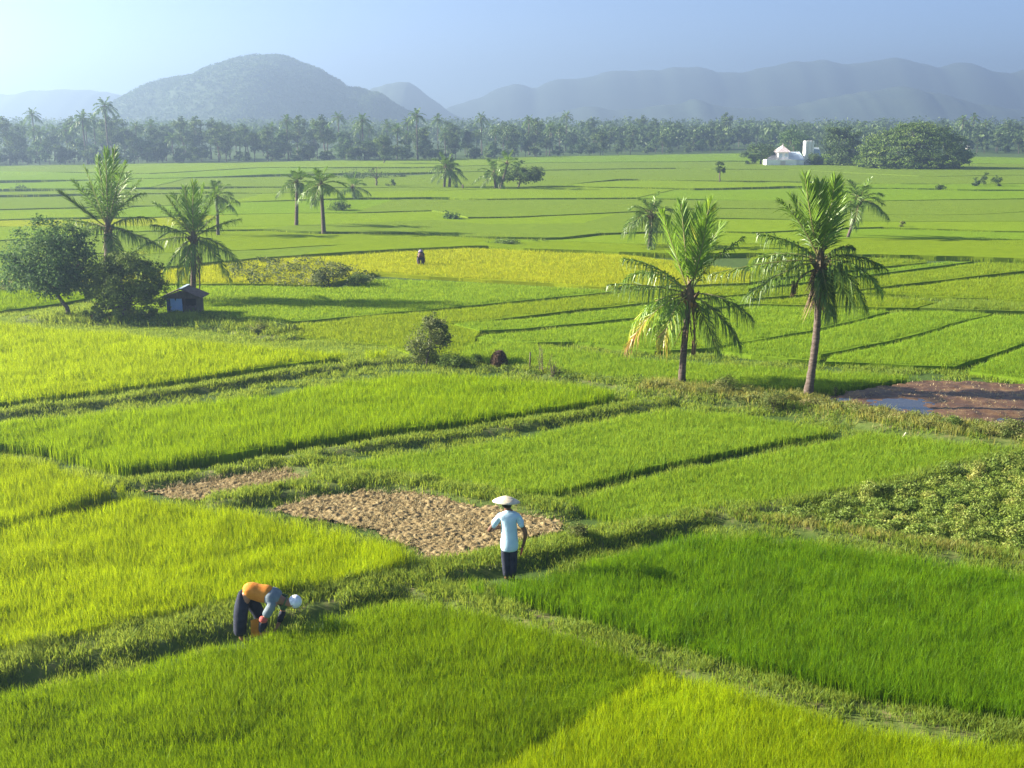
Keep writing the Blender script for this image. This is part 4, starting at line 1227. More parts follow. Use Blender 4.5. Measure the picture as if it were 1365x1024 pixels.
bush(490, 239, 95, 8, 1400, 0.28, 'leaf_far', 'far dark hedge on a bund below the tree line', 58, stretch=0.3)
bush(1270, 583, 34, 24, 900, 0.055, 'leaf_mid', 'green bush among the weeds just below the mud', 59)
bush(1340, 590, 60, 26, 1500, 0.055, 'weed', 'brownish bush at the end of the weedy bank', 60)
bush(1029, 552, 40, 36, 1400, 0.055, 'weed', 'tall dry bush just left of the taller palm foot', 61)
bush(968, 532, 56, 24, 1500, 0.055, 'weed', 'dark mounded weed bush between the two palm feet', 62)
bush(345, 450, 40, 16, 700, 0.075, 'weed', 'dry brownish bush at the corner right of the hut', 63)
bush(375, 446, 36, 15, 700, 0.08, 'leaf_mid', 'round green grass clump right of the dry bush by the hut', 64)
bush(30, 254, 30, 6, 400, 0.25, 'leaf_far', 'low bush on a bund far behind the round-crowned tree', 65)
# tree with a ball top far out
b = P(959, 246)
tree('lollipop_tree', b, [(b[0] - .2, b[1], 2.55, .85, .85, .7), (b[0] + .1, b[1], 2.1, .6, .6, .5)], 900, 0.22, 'leaf_far', 'little lollipop-shaped tree on a thin bare stem', 'tree', 71, None, (b[0] + .02, b[1], 1.8), 0.2, tr=0.11)
b = P(690, 252)
tree('flat_tree', b, [lob(706, 234, b[1], 2.3, .9), lob(690, 228, b[1], 1.5, .8), lob(716, 228, b[1] + 1, 1.3, 0.7), lob(698, 221, b[1], .9, .8), lob(672, 237, b[1] - 1, 1.6, .6)], 4200, 0.26, 'leaf_far', 'flat-topped spreading tree far out beside the palms', 'tree', 72, None, None, 0.16, tr=0.13)
b = P(502, 250)
rs = np.random.default_rng(5)
root = thing('bare_sapling', b, 'bare forked sapling far out right of the slim palms', 'tree')
g = Geo()
limb(g, b, b + (0, 0, 1.2), 0.16, 0.1, rs)
for dx, dz in ((-.9, 2.4), (.8, 2.2), (.1, 2.7)):
    limb(g, b + (0, 0, 1.1), b + (dx, 0.1, dz), 0.08, 0.03, rs)
g.build('trunk', M['bark'], root, b, True)
g = Geo()
pp, nn, tt_ = crown_pts([(b[0], b[1], 2.4, .9, .5, .4)], 90, rs)
add_leaves(g, pp, nn, 0.2, tt_)
g.build('crown', M['leaf_olive'], root, b)

# trees round the white house
b = P(1218, 226)
dome = [lob(1218, 205, b[1], 10.6, 5.6, 8), lob(1218, 203, b[1], 10.0, 5.4, 8), lob(1190, 204, b[1] - 1, 6.0, 3.6, 5), lob(1250, 203, b[1] - 1, 6.3, 4.0, 5), lob(1218, 183, b[1], 6.2, 2.4, 5), lob(1238, 188, b[1], 5.5, 2.6, 5), lob(1278, 212, b[1], 2.6, 2.4, 3),
        lob(1165, 213, b[1] - 2, 3.2, 2.2, 3), lob(1217, 171, b[1], 1.5, .8, 1.5), lob(1215, 216, b[1] - 6, 8.5, 1.7, 2), lob(1255, 215, b[1] - 5, 5, 2, 2)]
tree('dome_tree', b, dome, 24000, 0.46, 'leaf_mid', 'huge dome-shaped rain tree standing on the edge of the fields', 'tree', 73, None, None, 0.07, tr=0.5, flat=0.55, shell=(0.78, 1.0), per=40)
b = P(1121, 222)
tree('tall_tree', b, [lob(1121, 190, b[1], 3.4, 3.6), lob(1112, 180, b[1], 2.3, 1.6), lob(1132, 178, b[1], 2.4, 1.7), lob(1120, 208, b[1] - 1, 3.9, 2.0), lob(1139, 200, b[1], 2.2, 2.2)], 6500, 0.45, 'leaf_far', 'tall dark tree between the white house and the dome tree', 'tree', 74, None, None, 0.15, tr=0.3)
b = P(1056, 214)
tree('dark_tree', b, [lob(1058, 190, b[1] + 6, 4.2, 3.0), lob(1050, 183, b[1] + 6, 2.2, 1.6), lob(1072, 193, b[1] + 6, 2.4, 2.2)], 4200, 0.45, 'leaf_dark', 'dark tree right behind the white house roof', 'tree', 75, None, None, 0.15, tr=0.25)
b = P(1014, 221)
tree('spreading_tree', b, [lob(1016, 202, b[1], 3.4, 1.6), lob(1002, 206, b[1], 2.2, 1.2), lob(1026, 207, b[1], 1.8, 1.4)], 3200, 0.4, 'leaf_far', 'spreading tree left of the white house', 'tree', 76, None, None, 0.16, tr=0.22)
bush(1165, 224, 40, 24, 1500, 0.4, 'leaf_olive', 'light green bush at the left foot of the dome tree', 77)
bush(1083, 222, 24, 18, 900, 0.35, 'leaf_mid', 'green bush in front of the white tower', 78)
bush(1000, 221, 20, 9, 500, 0.35, 'leaf_mid', 'low bush left of the white house wall', 79)
bush(1068, 222, 12, 6, 250, 0.3, 'leaf_mid', 'garden shrub against the white house wall', 80)
# ---------------------------------------------------------------- the tree line: every tree a thing, copied from a few kinds
def proto_tree(seed, h, w_, n, leaf, mat, name, label, group, trunk_h=0.35, thin=False):
    rs = np.random.default_rng(seed)
    lobes = []
    for k in range(6 if not thin else 4):
        a = rs.uniform(0, 6.28)
        rr = w_ * rs.uniform(0.05, 0.30)
        zz = h * rs.uniform(trunk_h + 0.08, 0.86)
        lobes.append((math.cos(a) * rr, math.sin(a) * rr, zz, w_ * rs.uniform(.2, .32), w_ * rs.uniform(.2, .32), h * rs.uniform(.10, .19)))
    lobes.append((0, 0, h * 0.9, w_ * .2, w_ * .2, h * .1))
    return tree(name, (0, 0, 0), lobes, n, leaf, mat, label, 'tree', seed, group, (0, 0, h * trunk_h), 0.22, 0.6, (0.45, 1.0), 0.02 * h, 1.0, 24)

def proto_palm(seed, h, L_, n, label, group, lean=0.0, tint=0.2):
    rs = np.random.default_rng(seed)
    root = thing('coconut_palm', (0, 0, 0), label, 'palm tree', group)
    c = np.array([lean, 0, h])
    palm_trunk((0, 0, -0.1), c, 0.2, 0.13, rs, root, None, lean * 0.3, 10)
    palm_crown(c, auto_fronds(c, n, L_, rs, tint=tint, droop=0.6), rs, root, None, L_ / 2.2, 0.34, fine=False)
    return root

def zone(px):
    if px < 165: return 'left of the wooded hill'
    if px < 345: return 'under the hill crest'
    if px < 545: return 'under the hill flank'
    if px < 700: return 'below the small peak'
    if px < 990: return 'left of the white house'
    return 'behind the dome tree'
protos = []
for k, (h, w_, n, leaf, mat, nm, th) in enumerate([(8.5, 7.5, 1500, .55, 'leaf_far', 'broadleaf_tree', .3), (7.2, 6.5, 1300, .5, 'leaf_far', 'broadleaf_tree', .25), (9.8, 6.0, 1500, .5, 'leaf_far', 'broadleaf_tree', .35),
                                          (6.0, 7.0, 1300, .5, 'leaf_dark', 'broadleaf_tree', .2), (3.6, 5.0, 900, .45, 'leaf_far', 'thicket_bush', .05), (2.6, 4.2, 700, .4, 'leaf_mid', 'thicket_bush', .05)]):
    protos.append(('bush' if 'bush' in nm else 'tree', proto_tree(200 + k, h, w_, n, leaf, mat, nm, '', None, th), h))
for k, (h, L_, n, lean, tint) in enumerate([(9.6, 2.9, 17, .5, .18), (8.4, 2.8, 18, -.6, .2), (10.8, 2.6, 16, .2, .2), (7.4, 3.0, 18, .9, .24)]):
    protos.append(('palm', proto_palm(230 + k, h, L_, n, '', None, lean, tint), h))
by = {'tree': [p for p in protos if p[0] == 'tree'], 'bush': [p for p in protos if p[0] == 'bush'], 'palm': [p for p in protos if p[0] == 'palm']}
WORD = {'tree': 'hazy bushy tree in the far tree line ', 'bush': 'low thicket at the foot of the far tree line ', 'palm': 'hazy coconut palm in the far tree line '}
GRP = {'tree': 'far trees ', 'bush': 'far thickets ', 'palm': 'far coconut palms '}
used = set()
rt = np.random.default_rng(99)
def base_row(px):
    return float(np.interp(px, [-200, 0, 350, 560, 700, 800, 1000, 1365, 1600], [223, 222, 216, 216, 211, 207, 203, 206, 208]))
def put(kind, px, dpy, sc, idx=None, label=None, group=None):
    lst = by[kind]
    i = int(rt.integers(0, len(lst))) if idx is None else idx
    _, src, h = lst[i]
    p = P(px, base_row(px) + dpy)
    lab = label or WORD[kind] + zone(px)
    grp = group if label else GRP[kind] + zone(px)
    sc *= 1.0 if label else ((0.86 if kind == 'palm' else 1.08) if px < 760 else (0.8 if kind == 'palm' else 1.0))
    s = (sc * rt.uniform(.9, 1.1), sc * rt.uniform(.9, 1.1), sc)
    if (kind, i) not in used:
        used.add((kind, i))
        src.location = tuple(p); src.rotation_euler = (0, 0, rt.uniform(0, 6.28)); src.scale = s
        src['label'] = lab
        if grp: src['group'] = grp
    else:
        r = copy_thing(src, p, lab, grp, rt.uniform(0, 6.28), s)
        if not grp and 'group' in r: del r['group']
# back to front; dense on the left, looser on the right
for px in np.arange(-90, 1460, 21.0):
    put('palm' if rt.uniform() < (0.72 if px < 760 else 0.18) else 'tree', px + rt.uniform(-8, 8), -rt.uniform(5, 9), rt.uniform(.85, 1.12))
for px in np.arange(-90, 1460, 17.0):
    q = rt.uniform()
    put('palm' if q < (0.42 if px < 760 else 0.12) else 'tree', px + rt.uniform(-7, 7), -rt.uniform(1.5, 5), rt.uniform(.72, 1.0) * (1 if px < 760 else .85))
for px in np.arange(-90, 1460, 13.0):
    if 985 < px < 1110 or 1150 < px < 1290: continue
    q = rt.uniform()
    put('bush' if q < .72 else 'tree', px + rt.uniform(-6, 6), -rt.uniform(0, 1.5), rt.uniform(.7, 1.15) * (.72 if q >= .72 else 1.1) * (1 if px < 700 else .8))
# single ones that stand out
for px, top, sc, i, lab in ((147, 137, 1.1, 2, 'tallest coconut palm in the tree line, its round head above the hill foot'),
                            (385, 155, .82, 2, 'thin tall palm with a small head below the wooded hill'),
                            (557, 149, .93, 2, 'tall narrow palm standing right of the wooded hill foot'),
                            (487, 157, .92, 0, 'tall tufted palm leaning over the far grove'),
                            (118, 147, 1.1, 1, 'palm next to the tallest palm of the tree line')):
    put('palm', px, -1.5, sc, i, lab)
put('tree', 713, -2, 1.02, 2, 'tall narrow tree right of the flat-topped tree in the tree line')
put('tree', 963, -6, 1.2, 2, 'tall pointed tree behind the lollipop tree in the tree line')
put('tree', 512, 3.5, .75, 0, 'dark tree in front of the grove with its trunk showing')
put('tree', 800, 1, .8, 0, 'round-headed tree with a clear trunk right of the grove edge')

# ---- the woods beyond, which read as one mass
g = Geo()
rs = np.random.default_rng(303)
n_t = 1500
yy = rs.uniform(330, 720, n_t)
xx = rs.uniform(-0.62, 0.62, n_t) * yy
hh = rs.uniform(6.0, 9.2, n_t) * (1 + 0.25 * (yy > 500))
k = np.repeat(np.arange(n_t), 70)
d = unit(rs.standard_normal((len(k), 3)))
rad = np.stack([hh * .42, hh * .42, hh * .42], axis=1)[k]
pos = np.stack([xx[k], yy[k], hh[k] * 0.55], axis=1) + d * rad * rs.uniform(0.5, 1.0, (len(k), 1))
pos[:, 2] = np.maximum(pos[:, 2], 0.3)
add_leaves(g, pos, unit(d + 0.6 * rs.standard_normal(d.shape)), rs.uniform(0.8, 1.9, len(k)), np.clip(rs.normal(.4, .15, n_t)[k] + rs.normal(0, .1, len(k)), 0, 1), 0.7, 0, rs)
tag(g.build('woods', M['leaf_far']), 'hazy far woods beyond the tree line', None, None, 'stuff')
# trees clothing the hill
n_t = 15000
i, j = rs.integers(0, HX.shape[0] - 1, n_t), rs.integers(0, HX.shape[1] - 1, n_t)
fu, fv = rs.uniform(0, 1, n_t), rs.uniform(0, 1, n_t)
def cell(A):
    return (A[i, j] * (1 - fu) + A[i + 1, j] * fu) * (1 - fv) + (A[i, j + 1] * (1 - fu) + A[i + 1, j + 1] * fu) * fv
hx, hy, hz0 = cell(HX), cell(HY), cell(HZ_)
ok = (hy < 900) & (hz0 > 0)
hx, hy, hz0 = hx[ok], hy[ok], hz0[ok]
k = np.repeat(np.arange(len(hx)), 13)
d = unit(rs.standard_normal((len(k), 3)))
sz = rs.uniform(0.8, 1.6, len(hx))
pos = np.stack([hx[k], hy[k], hz0[k] + 0.35 * sz[k]], axis=1) + d * (sz[k] * 0.9)[:, None]
g = Geo()
add_leaves(g, pos, unit(d + 0.5 * rs.standard_normal(d.shape) + (0, 0, .4)), rs.uniform(0.8, 1.5, len(k)), np.clip(rs.normal(.4, .2, len(hx))[k] + rs.normal(0, .08, len(k)), 0, 1), 0.75, 0, rs)
tag(g.build('hill_forest', M['leaf_far']), 'forest clothing the broad hill', None, None, 'stuff')
# ---------------------------------------------------------------- people, built as one skinned surface each
def lathe(g, prof, c, seg=24, tint=0.5, mat=0, tilt=(0, 0)):
    prof = np.asarray(prof, float)
    a = np.linspace(0, 2 * np.pi, seg, endpoint=False)
    v = np.stack([prof[:, 0:1] * np.cos(a), prof[:, 0:1] * np.sin(a), np.repeat(prof[:, 1:2], seg, axis=1)], axis=-1)
    v[..., 2] += v[..., 0] * tilt[0] + v[..., 1] * tilt[1]
    n = len(prof)
    i = np.arange(n - 1)[:, None] * seg
    j = np.arange(seg)[None, :]
    f = np.stack([i + j, i + (j + 1) % seg, i + seg + (j + 1) % seg, i + seg + j], axis=-1).reshape(-1, 4)
    g.add(v.reshape(-1, 3) + np.asarray(c), f.ravel(), np.full(len(f), 4), tint, mat)

import bmesh
def skin_part(name, joints, edges, mat, parent, cuts=(), extra=None, levels=2, root=0):
    names = list(joints)
    me = bpy.data.meshes.new(name + '_skeleton')
    me.from_pydata([joints[k][0] for k in names], [(names.index(a), names.index(b)) for a, b in edges], [])
    o = bpy.data.objects.new(name + '_skeleton', me)
    C.objects.link(o)
    md = o.modifiers.new('skin', 'SKIN')
    md.branch_smoothing = 0.4
    md.use_smooth_shade = True
    for i, k in enumerate(names):
        r = joints[k][1]
        me.skin_vertices[0].data[i].radius = r if isinstance(r, tuple) else (r, r)
        me.skin_vertices[0].data[i].use_root = (i == root)
    sb = o.modifiers.new('sub', 'SUBSURF')
    sb.levels = sb.render_levels = levels
    dg = bpy.context.evaluated_depsgraph_get()
    res = bpy.data.meshes.new_from_object(o.evaluated_get(dg))
    bpy.data.objects.remove(o)
    bpy.data.meshes.remove(me)
    bm = bmesh.new()
    bm.from_mesh(res)
    for co_, no in cuts:
        geom = bm.verts[:] + bm.edges[:] + bm.faces[:]
        bmesh.ops.bisect_plane(bm, geom=geom, plane_co=co_, plane_no=no, clear_outer=True)
    bm.to_mesh(res)
    bm.free()
    if extra is not None and extra.n:
        v = np.concatenate(extra.v)
        bm = bmesh.new()
        bm.from_mesh(res)
        vs = [bm.verts.new(tuple(a)) for a in v]
        idx = np.concatenate(extra.idx); sz = np.concatenate(extra.sz); k = 0
        for s_ in sz:
            try: bm.faces.new([vs[q] for q in idx[k:k + s_]])
            except ValueError: pass
            k += s_
        bm.to_mesh(res)
        bm.free()
    for p_ in res.polygons: p_.use_smooth = True
    res.materials.clear()
    res.materials.append(mat)
    res.name = name
    ob = bpy.data.objects.new(name, res)
    C.objects.link(ob)
    ob.parent = parent
    return ob

def hand_fingers(g, wrist, palm_end, spread, curl, thumb_side):
    """five tapering, bent fingers growing out of the palm"""
    wrist, palm_end, spread, curl = (np.asarray(a, float) for a in (wrist, palm_end, spread, curl))
    d = unit(palm_end - wrist)
    spread, curl = unit(spread), unit(curl)
    for k, ln in enumerate((0.066, 0.076, 0.071, 0.056)):
        b = palm_end + spread * (k - 1.5) * 0.019 - d * 0.012
        p1 = b + d * ln * 0.5 + curl * ln * 0.12
        p2 = p1 + d * ln * 0.30 + curl * ln * 0.26
        p3 = p2 + d * ln * 0.12 + curl * ln * 0.30
        add_tube(g, [b, p1, p2, p3], [0.0095, 0.009, 0.008, 0.006], 6)
    b = wrist + d * 0.03 + spread * thumb_side * 0.026
    p1 = b + d * 0.03 + spread * thumb_side * 0.024 + curl * 0.008
    p2 = p1 + d * 0.028 + spread * thumb_side * 0.004 + curl * 0.014
    add_tube(g, [b, p1, p2], [0.012, 0.0105, 0.007], 6)

def face_bits(g, c, fwd, up, r):
    c, fwd, up = np.asarray(c, float), unit(fwd), unit(up)
    side = np.cross(fwd, up)
    add_tube(g, [c + fwd * r * .86 + up * r * .15, c + fwd * r * 1.08 - up * r * .12, c + fwd * r * 1.14 - up * r * .26, c + fwd * r * .94 - up * r * .34], [r * .10, r * .13, r * .16, r * .10], 6)
    for s_ in (-1, 1):
        e = c + side * s_ * r * 0.98
        add_tube(g, [e + up * r * .2, e + side * s_ * r * .12, e - up * r * .28], [r * .08, r * .16, r * .08], 6)
    return side

def eyes(c, fwd, up, r, parent):
    c, fwd, up = np.asarray(c, float), unit(fwd), unit(up)
    side = np.cross(fwd, up)
    for s_ in (-1, 1):
        ball(c + fwd * r * .88 + side * s_ * r * .36 + up * r * .04, r * .11, 'eye', M['hair'], parent, None, seg=6)
    g = Geo()
    add_tube(g, [c + fwd * r * .90 - up * r * .55 - side * r * .26, c + fwd * r * .98 - up * r * .56, c + fwd * r * .90 - up * r * .55 + side * r * .26], [r * .04, r * .07, r * .04], 5)
    g.build('mouth', M['red_cloth'], parent)

# --- standing farmer, seen from behind
b = P(679, 775, 0.0)
b[2] = height_at(b[0], b[1])[0] - 0.01
man = thing('person', b, 'standing farmer seen from behind in a pale conical hat, light blue shirt and dark trousers', 'person')
man.scale = (1.05, 1.05, 1.05)
J = {'pelvis': ((0, 0, .90), (.135, .12)), 'waist': ((0, 0, 1.06), (.13, .11)), 'chest': ((-.01, -.01, 1.25), (.155, .12)), 'upper': ((-.015, -.005, 1.36), (.12, .09)), 'neck': ((-.03, .015, 1.46), .052), 'head': ((-.05, .04, 1.545), (.075, .088)), 'crown': ((-.055, .04, 1.635), (.078, .09)),
     'shL': ((-.165, 0, 1.345), .062), 'elL': ((-.40, .03, 1.02), .043), 'wrL': ((-.27, .25, .99), .030), 'haL': ((-.215, .315, .99), (.036, .02)),
     'shR': ((.145, -.01, 1.345), .062), 'elR': ((.315, -.04, 1.01), .045), 'wrR': ((.275, .02, .77), .031), 'haR': ((.25, .04, .695), (.022, .036)),
     'hipL': ((-.085, 0, .84), .098), 'knL': ((-.075, .03, .47), .062), 'anL': ((-.045, -.01, .09), .043), 'toL': ((-.07, .13, .035), .034),
     'hipR': ((.085, 0, .84), .098), 'knR': ((.075, .04, .47), .062), 'anR': ((.055, 0, .09), .043), 'toR': ((.08, .14, .035), .034)}
E = [('pelvis', 'waist'), ('waist', 'chest'), ('chest', 'upper'), ('upper', 'neck'), ('neck', 'head'), ('head', 'crown'), ('upper', 'shL'), ('shL', 'elL'), ('elL', 'wrL'), ('wrL', 'haL'), ('upper', 'shR'), ('shR', 'elR'), ('elR', 'wrR'), ('wrR', 'haR'),
     ('pelvis', 'hipL'), ('hipL', 'knL'), ('knL', 'anL'), ('anL', 'toL'), ('pelvis', 'hipR'), ('hipR', 'knR'), ('knR', 'anR'), ('anR', 'toR')]
fg = Geo()
hand_fingers(fg, J['wrL'][0], J['haL'][0], (0, 0, 1), (1, -.2, 0), 1)
hand_fingers(fg, J['wrR'][0], J['haR'][0], (0.2, 1, 0), (-1, .2, 0), 1)
face_bits(fg, (-.05, .04, 1.58), (-.25, 1, 0), (0, 0, 1), .092)
skin_part('body', J, E, M['skin'], man, extra=fg)
eyes((-.05, .04, 1.58), (-.25, 1, 0), (0, 0, 1), .092, man)
g = Geo()
lathe(g, [(.088, -.055), (.103, 0), (.104, .05), (.085, .10), (.04, .125), (.002, .13)], (-.048, .026, 1.575), 18)
g.build('hair', M['hair'], man, None, True)
shirt = {'hem': ((0, 0, .60), (.20, .20)), 'pelvis': ((0, 0, .80), (.19, .185)), 'waist': ((0, 0, 1.0), (.165, .155)), 'chest': ((-.01, -.01, 1.23), (.178, .142)), 'upper': ((-.015, -.005, 1.36), (.14, .11)), 'neck': ((-.03, .012, 1.45), .068), 'top': ((-.033, .014, 1.48), .064),
         'shL': ((-.17, 0, 1.345), .08), 'slL': ((-.285, .015, 1.185), .074), 'enL': ((-.345, .022, 1.10), .07), 'shR': ((.15, -.01, 1.345), .08), 'slR': ((.235, -.025, 1.19), .072), 'enR': ((.262, -.03, 1.12), .068)}
skin_part('shirt', shirt, [('hem', 'pelvis'), ('pelvis', 'waist'), ('waist', 'chest'), ('chest', 'upper'), ('upper', 'neck'), ('neck', 'top'), ('upper', 'shL'), ('shL', 'slL'), ('slL', 'enL'), ('upper', 'shR'), ('shR', 'slR'), ('slR', 'enR')],
          M['shirt_blue'], man, [((0, 0, .665), (0, 0, -1)), ((0, 0, 1.47), (0, 0, 1)), ((-.335, .02, 1.13), (-1, 0, 0)), ((.275, -.03, 1.14), (1, 0, 0))])
tr = {'top': ((0, 0, 1.0), (.14, .12)), 'pelvis': ((0, 0, .90), (.15, .135)), 'hipL': ((-.07, 0, .82), .108), 'knL': ((-.068, .03, .47), .096), 'anL': ((-.045, 0, .10), .082), 'hipR': ((.07, 0, .82), .108), 'knR': ((.068, .04, .47), .096), 'anR': ((.055, 0, .10), .082)}
skin_part('trousers', tr, [('top', 'pelvis'), ('pelvis', 'hipL'), ('hipL', 'knL'), ('knL', 'anL'), ('pelvis', 'hipR'), ('hipR', 'knR'), ('knR', 'anR')], M['navy'], man, [((0, 0, .055), (0, 0, -1))])
g = Geo()
lathe(g, [(.004, .10), (.10, .066), (.20, .028), (.258, .0), (.267, -.004), (.268, .005), (.22, .040), (.15, .076), (.08, .102), (.035, .115), (.004, .12)], (-.058, .03, 1.615), 36, tilt=(-.05, -.13))
g.build('conical_hat', M['straw'], man, None, True)
g = Geo()
add_tube(g, [(.25, .05, .70), (.235, .05, .62), (.215, .06, .52)], [.02, .026, .012], 7)
g.build('cloth_scrap', M['red_cloth'], man, None, True)

# --- bent farmer
b = P(329, 852, 0.0)
b[2] = height_at(b[0], b[1])[0] - 0.02
bent = thing('person', b, 'farmer bent double in an orange jumper, grey shawl and white cap, reaching to the ground', 'person')
bent.scale = (1.1, 1.1, 1.1)
J = {'pelvis': ((0, 0, .80), .135), 'waist': ((.14, 0, .885), .125), 'chest': ((.36, 0, .84), .14), 'upper': ((.51, 0, .75), .105), 'neck': ((.64, 0, .685), .055), 'head': ((.745, 0, .66), .085), 'crown': ((.83, 0, .665), .082),
     'shR': ((.50, -.17, .70), .06), 'elR': ((.33, -.24, .45), .044), 'wrR': ((.29, -.20, .22), .030), 'haR': ((.30, -.185, .145), (.034, .02)),
     'shL': ((.54, .17, .68), .06), 'elL': ((.57, .22, .40), .044), 'wrL': ((.49, .15, .20), .030), 'haL': ((.465, .13, .13), (.034, .02)),
     'hipR': ((0, -.095, .76), .11), 'knR': ((-.04, -.11, .42), .066), 'anR': ((-.06, -.12, .09), .045), 'toR': ((.07, -.13, .035), .035),
     'hipL': ((.01, .095, .76), .11), 'knL': ((.20, .12, .44), .066), 'anL': ((.24, .13, .09), .045), 'toL': ((.37, .13, .035), .035)}
fg = Geo()
hand_fingers(fg, J['wrR'][0], J['haR'][0], (0, 1, 0), (1, 0, -.2), 1)
hand_fingers(fg, J['wrL'][0], J['haL'][0], (.3, 1, 0), (-1, .2, 0), -1)
face_bits(fg, (.79, 0, .652), (.35, 0, -1), (1, 0, .3), .09)
skin_part('body', J, E, M['skin_light'], bent, extra=fg)
eyes((.79, 0, .652), (.35, 0, -1), (1, 0, .3), .09, bent)
skin_part('trousers', {'top': ((.05, 0, .84), .145), 'pelvis': ((-.015, 0, .79), .152), 'hipR': ((-.02, -.09, .73), .135), 'knR': ((-.06, -.115, .42), .118), 'anR': ((-.075, -.12, .12), .112), 'hipL': ((.02, .095, .73), .135), 'knL': ((.20, .12, .43), .11), 'anL': ((.24, .13, .12), .10)},
          [('top', 'pelvis'), ('pelvis', 'hipR'), ('hipR', 'knR'), ('knR', 'anR'), ('pelvis', 'hipL'), ('hipL', 'knL'), ('knL', 'anL')], M['navy'], bent, [((0, 0, .05), (0, 0, -1))])
skin_part('jumper', {'hem': ((-.02, 0, .83), .16), 'waist': ((.13, 0, .885), .155), 'belly': ((.24, 0, .82), .15), 'chest': ((.36, 0, .82), .165), 'end': ((.46, 0, .78), .14)},
          [('hem', 'waist'), ('waist', 'belly'), ('belly', 'chest'), ('chest', 'end')], M['orange_cloth'], bent, [((.015, 0, .84), (-.85, 0, -.5))])
skin_part('shawl', {'a': ((.33, 0, .85), .165), 'b': ((.45, 0, .80), .165), 'c': ((.56, 0, .735), .125), 'shR': ((.49, -.165, .70), .088), 'slR': ((.40, -.215, .56), .08), 'enR': ((.37, -.23, .51), .075), 'shL': ((.52, .165, .70), .085)},
          [('a', 'b'), ('b', 'c'), ('b', 'shR'), ('shR', 'slR'), ('slR', 'enR'), ('b', 'shL')], M['grey_cloth'], bent, [((.31, 0, .85), (-.95, 0, -.1))])
skin_part('cuff', {'a': ((.375, -.227, .525), .079), 'b': ((.335, -.238, .462), .072), 'c': ((.325, -.24, .43), .062)}, [('a', 'b'), ('b', 'c')], M['red_cloth'], bent)
skin_part('sleeve', {'a': ((.33, -.24, .45), .058), 'b': ((.30, -.215, .30), .052), 'c': ((.292, -.20, .235), .045)}, [('a', 'b'), ('b', 'c')], M['navy'], bent)
skin_part('scarf', {'a': ((.56, 0, .73), .118), 'b': ((.65, 0, .685), .09), 'c': ((.69, 0, .67), .078), 'shL': ((.56, .15, .66), .09), 'slL': ((.575, .2, .52), .078), 'enL': ((.575, .215, .44), .07)}, [('a', 'b'), ('b', 'c'), ('a', 'shL'), ('shL', 'slL'), ('slL', 'enL')], M['green_cloth'], bent)
skin_part('sleeve', {'a': ((.575, .22, .43), .062), 'b': ((.535, .19, .31), .055), 'c': ((.497, .157, .225), .046)}, [('a', 'b'), ('b', 'c')], M['navy'], bent)
g = Geo()
lathe(g, [(.098, -.03), (.108, .0), (.108, .04), (.095, .085), (.06, .115), (.002, .125)], (0, 0, 0), 20)
cap = g.build('cap', M['white_cloth'], bent, None, True)
cap.location = (.80, 0, .668); cap.rotation_euler = (0, R(62), 0)
g = Geo()
add_prism(g, [(.12, -.16, .42), (.30, -.12, .45), (.27, -.11, .14), (.10, -.13, .10)], (0, .02, 0))
g.build('hanging_cloth', M['orange_cloth'], bent)

# --- stooping farmer far out
b = P(561, 358)
far_man = thing('person', b, 'tiny stooping farmer in dark blue clothes in the ripe yellow field', 'person')
J2 = {k: ((v[0][1] * 1.0, v[0][0] * 0.75, v[0][2] * 1.12), v[1]) for k, v in J.items()}
skin_part('body', J2, E, M['skin'], far_man)
skin_part('shirt', {'a': ((0, 0, .88), .19), 'b': ((0, .12, .95), .21), 'c': ((0, .3, .88), .2), 'sl': ((-.2, .36, .72), .1), 'sr': ((.2, .36, .72), .1)}, [('a', 'b'), ('b', 'c'), ('c', 'sl'), ('c', 'sr')], M['navy'], far_man)
skin_part('trousers', {'a': ((0, 0, .84), .17), 'l': ((-.12, .02, .6), .12), 'l2': ((-.13, .02, .1), .1), 'r': ((.12, .02, .6), .12), 'r2': ((.13, .02, .1), .1)}, [('a', 'l'), ('l', 'l2'), ('a', 'r'), ('r', 'r2')], M['navy'], far_man)
g = Geo()
lathe(g, [(.16, 0), (.165, .02), (.11, .11), (.003, .14)], (0, .26, 1.02), 16)
g.build('hat', M['lilac'], far_man, None, True)

# ---------------------------------------------------------------- the little hut
b = P(244, 424, 0.0)
b[2] = height_at(b[0], b[1])[0] - 0.02
hut = thing('hut', b, 'little weathered field hut with a blue board and gabled roof beside the round bush', 'hut')
hut.scale = (.92, .92, 1.1)
hw, hd, eh, ph = .77, 1.2, .86, 1.28
g = Geo()                                       # side and rear walls, front right half boarding
add_box(g, (-hw + .03, hd / 2, eh / 2 + .04), (.05, hd, eh - .02))
add_box(g, (hw - .03, hd / 2, eh / 2 + .04), (.05, hd, eh - .02))
add_box(g, (0, hd - .025, eh / 2 + .04), (2 * hw - .12, .05, eh - .02))
g.build('wall', M['weathered_wood'], hut)
g = Geo()
for k in range(6):
    add_box(g, (.06 + k * .118, .0, .30 + .02 * (k % 2)), (.112, .03, .46))
g.build('boarding', M['weathered_wood'], hut)
g = Geo()
add_box(g, (-.38, -.01, .10), (.66, .03, .20)); add_box(g, (-.30, -.012, .20), (.42, .034, .10))
g.build('plinth_boards', M['weathered_wood'], hut)
g = Geo()
add_prism(g, [(-.59, -.02, .27), (-.33, -.02, .33), (.02, -.02, .30), (.0, -.02, .85), (-.28, -.02, .85), (-.32, -.02, .72), (-.38, -.02, .85), (-.60, -.02, .84)], (0, .03, 0))
g.build('blue_board', M['blue_board'], hut)
g = Geo()
add_box(g, (-.70, -.015, .45), (.16, .06, .86))
g.build('blue_post', M['blue_frame'], hut)
g = Geo()
add_box(g, (.74, -.02, .47), (.05, .05, .90))
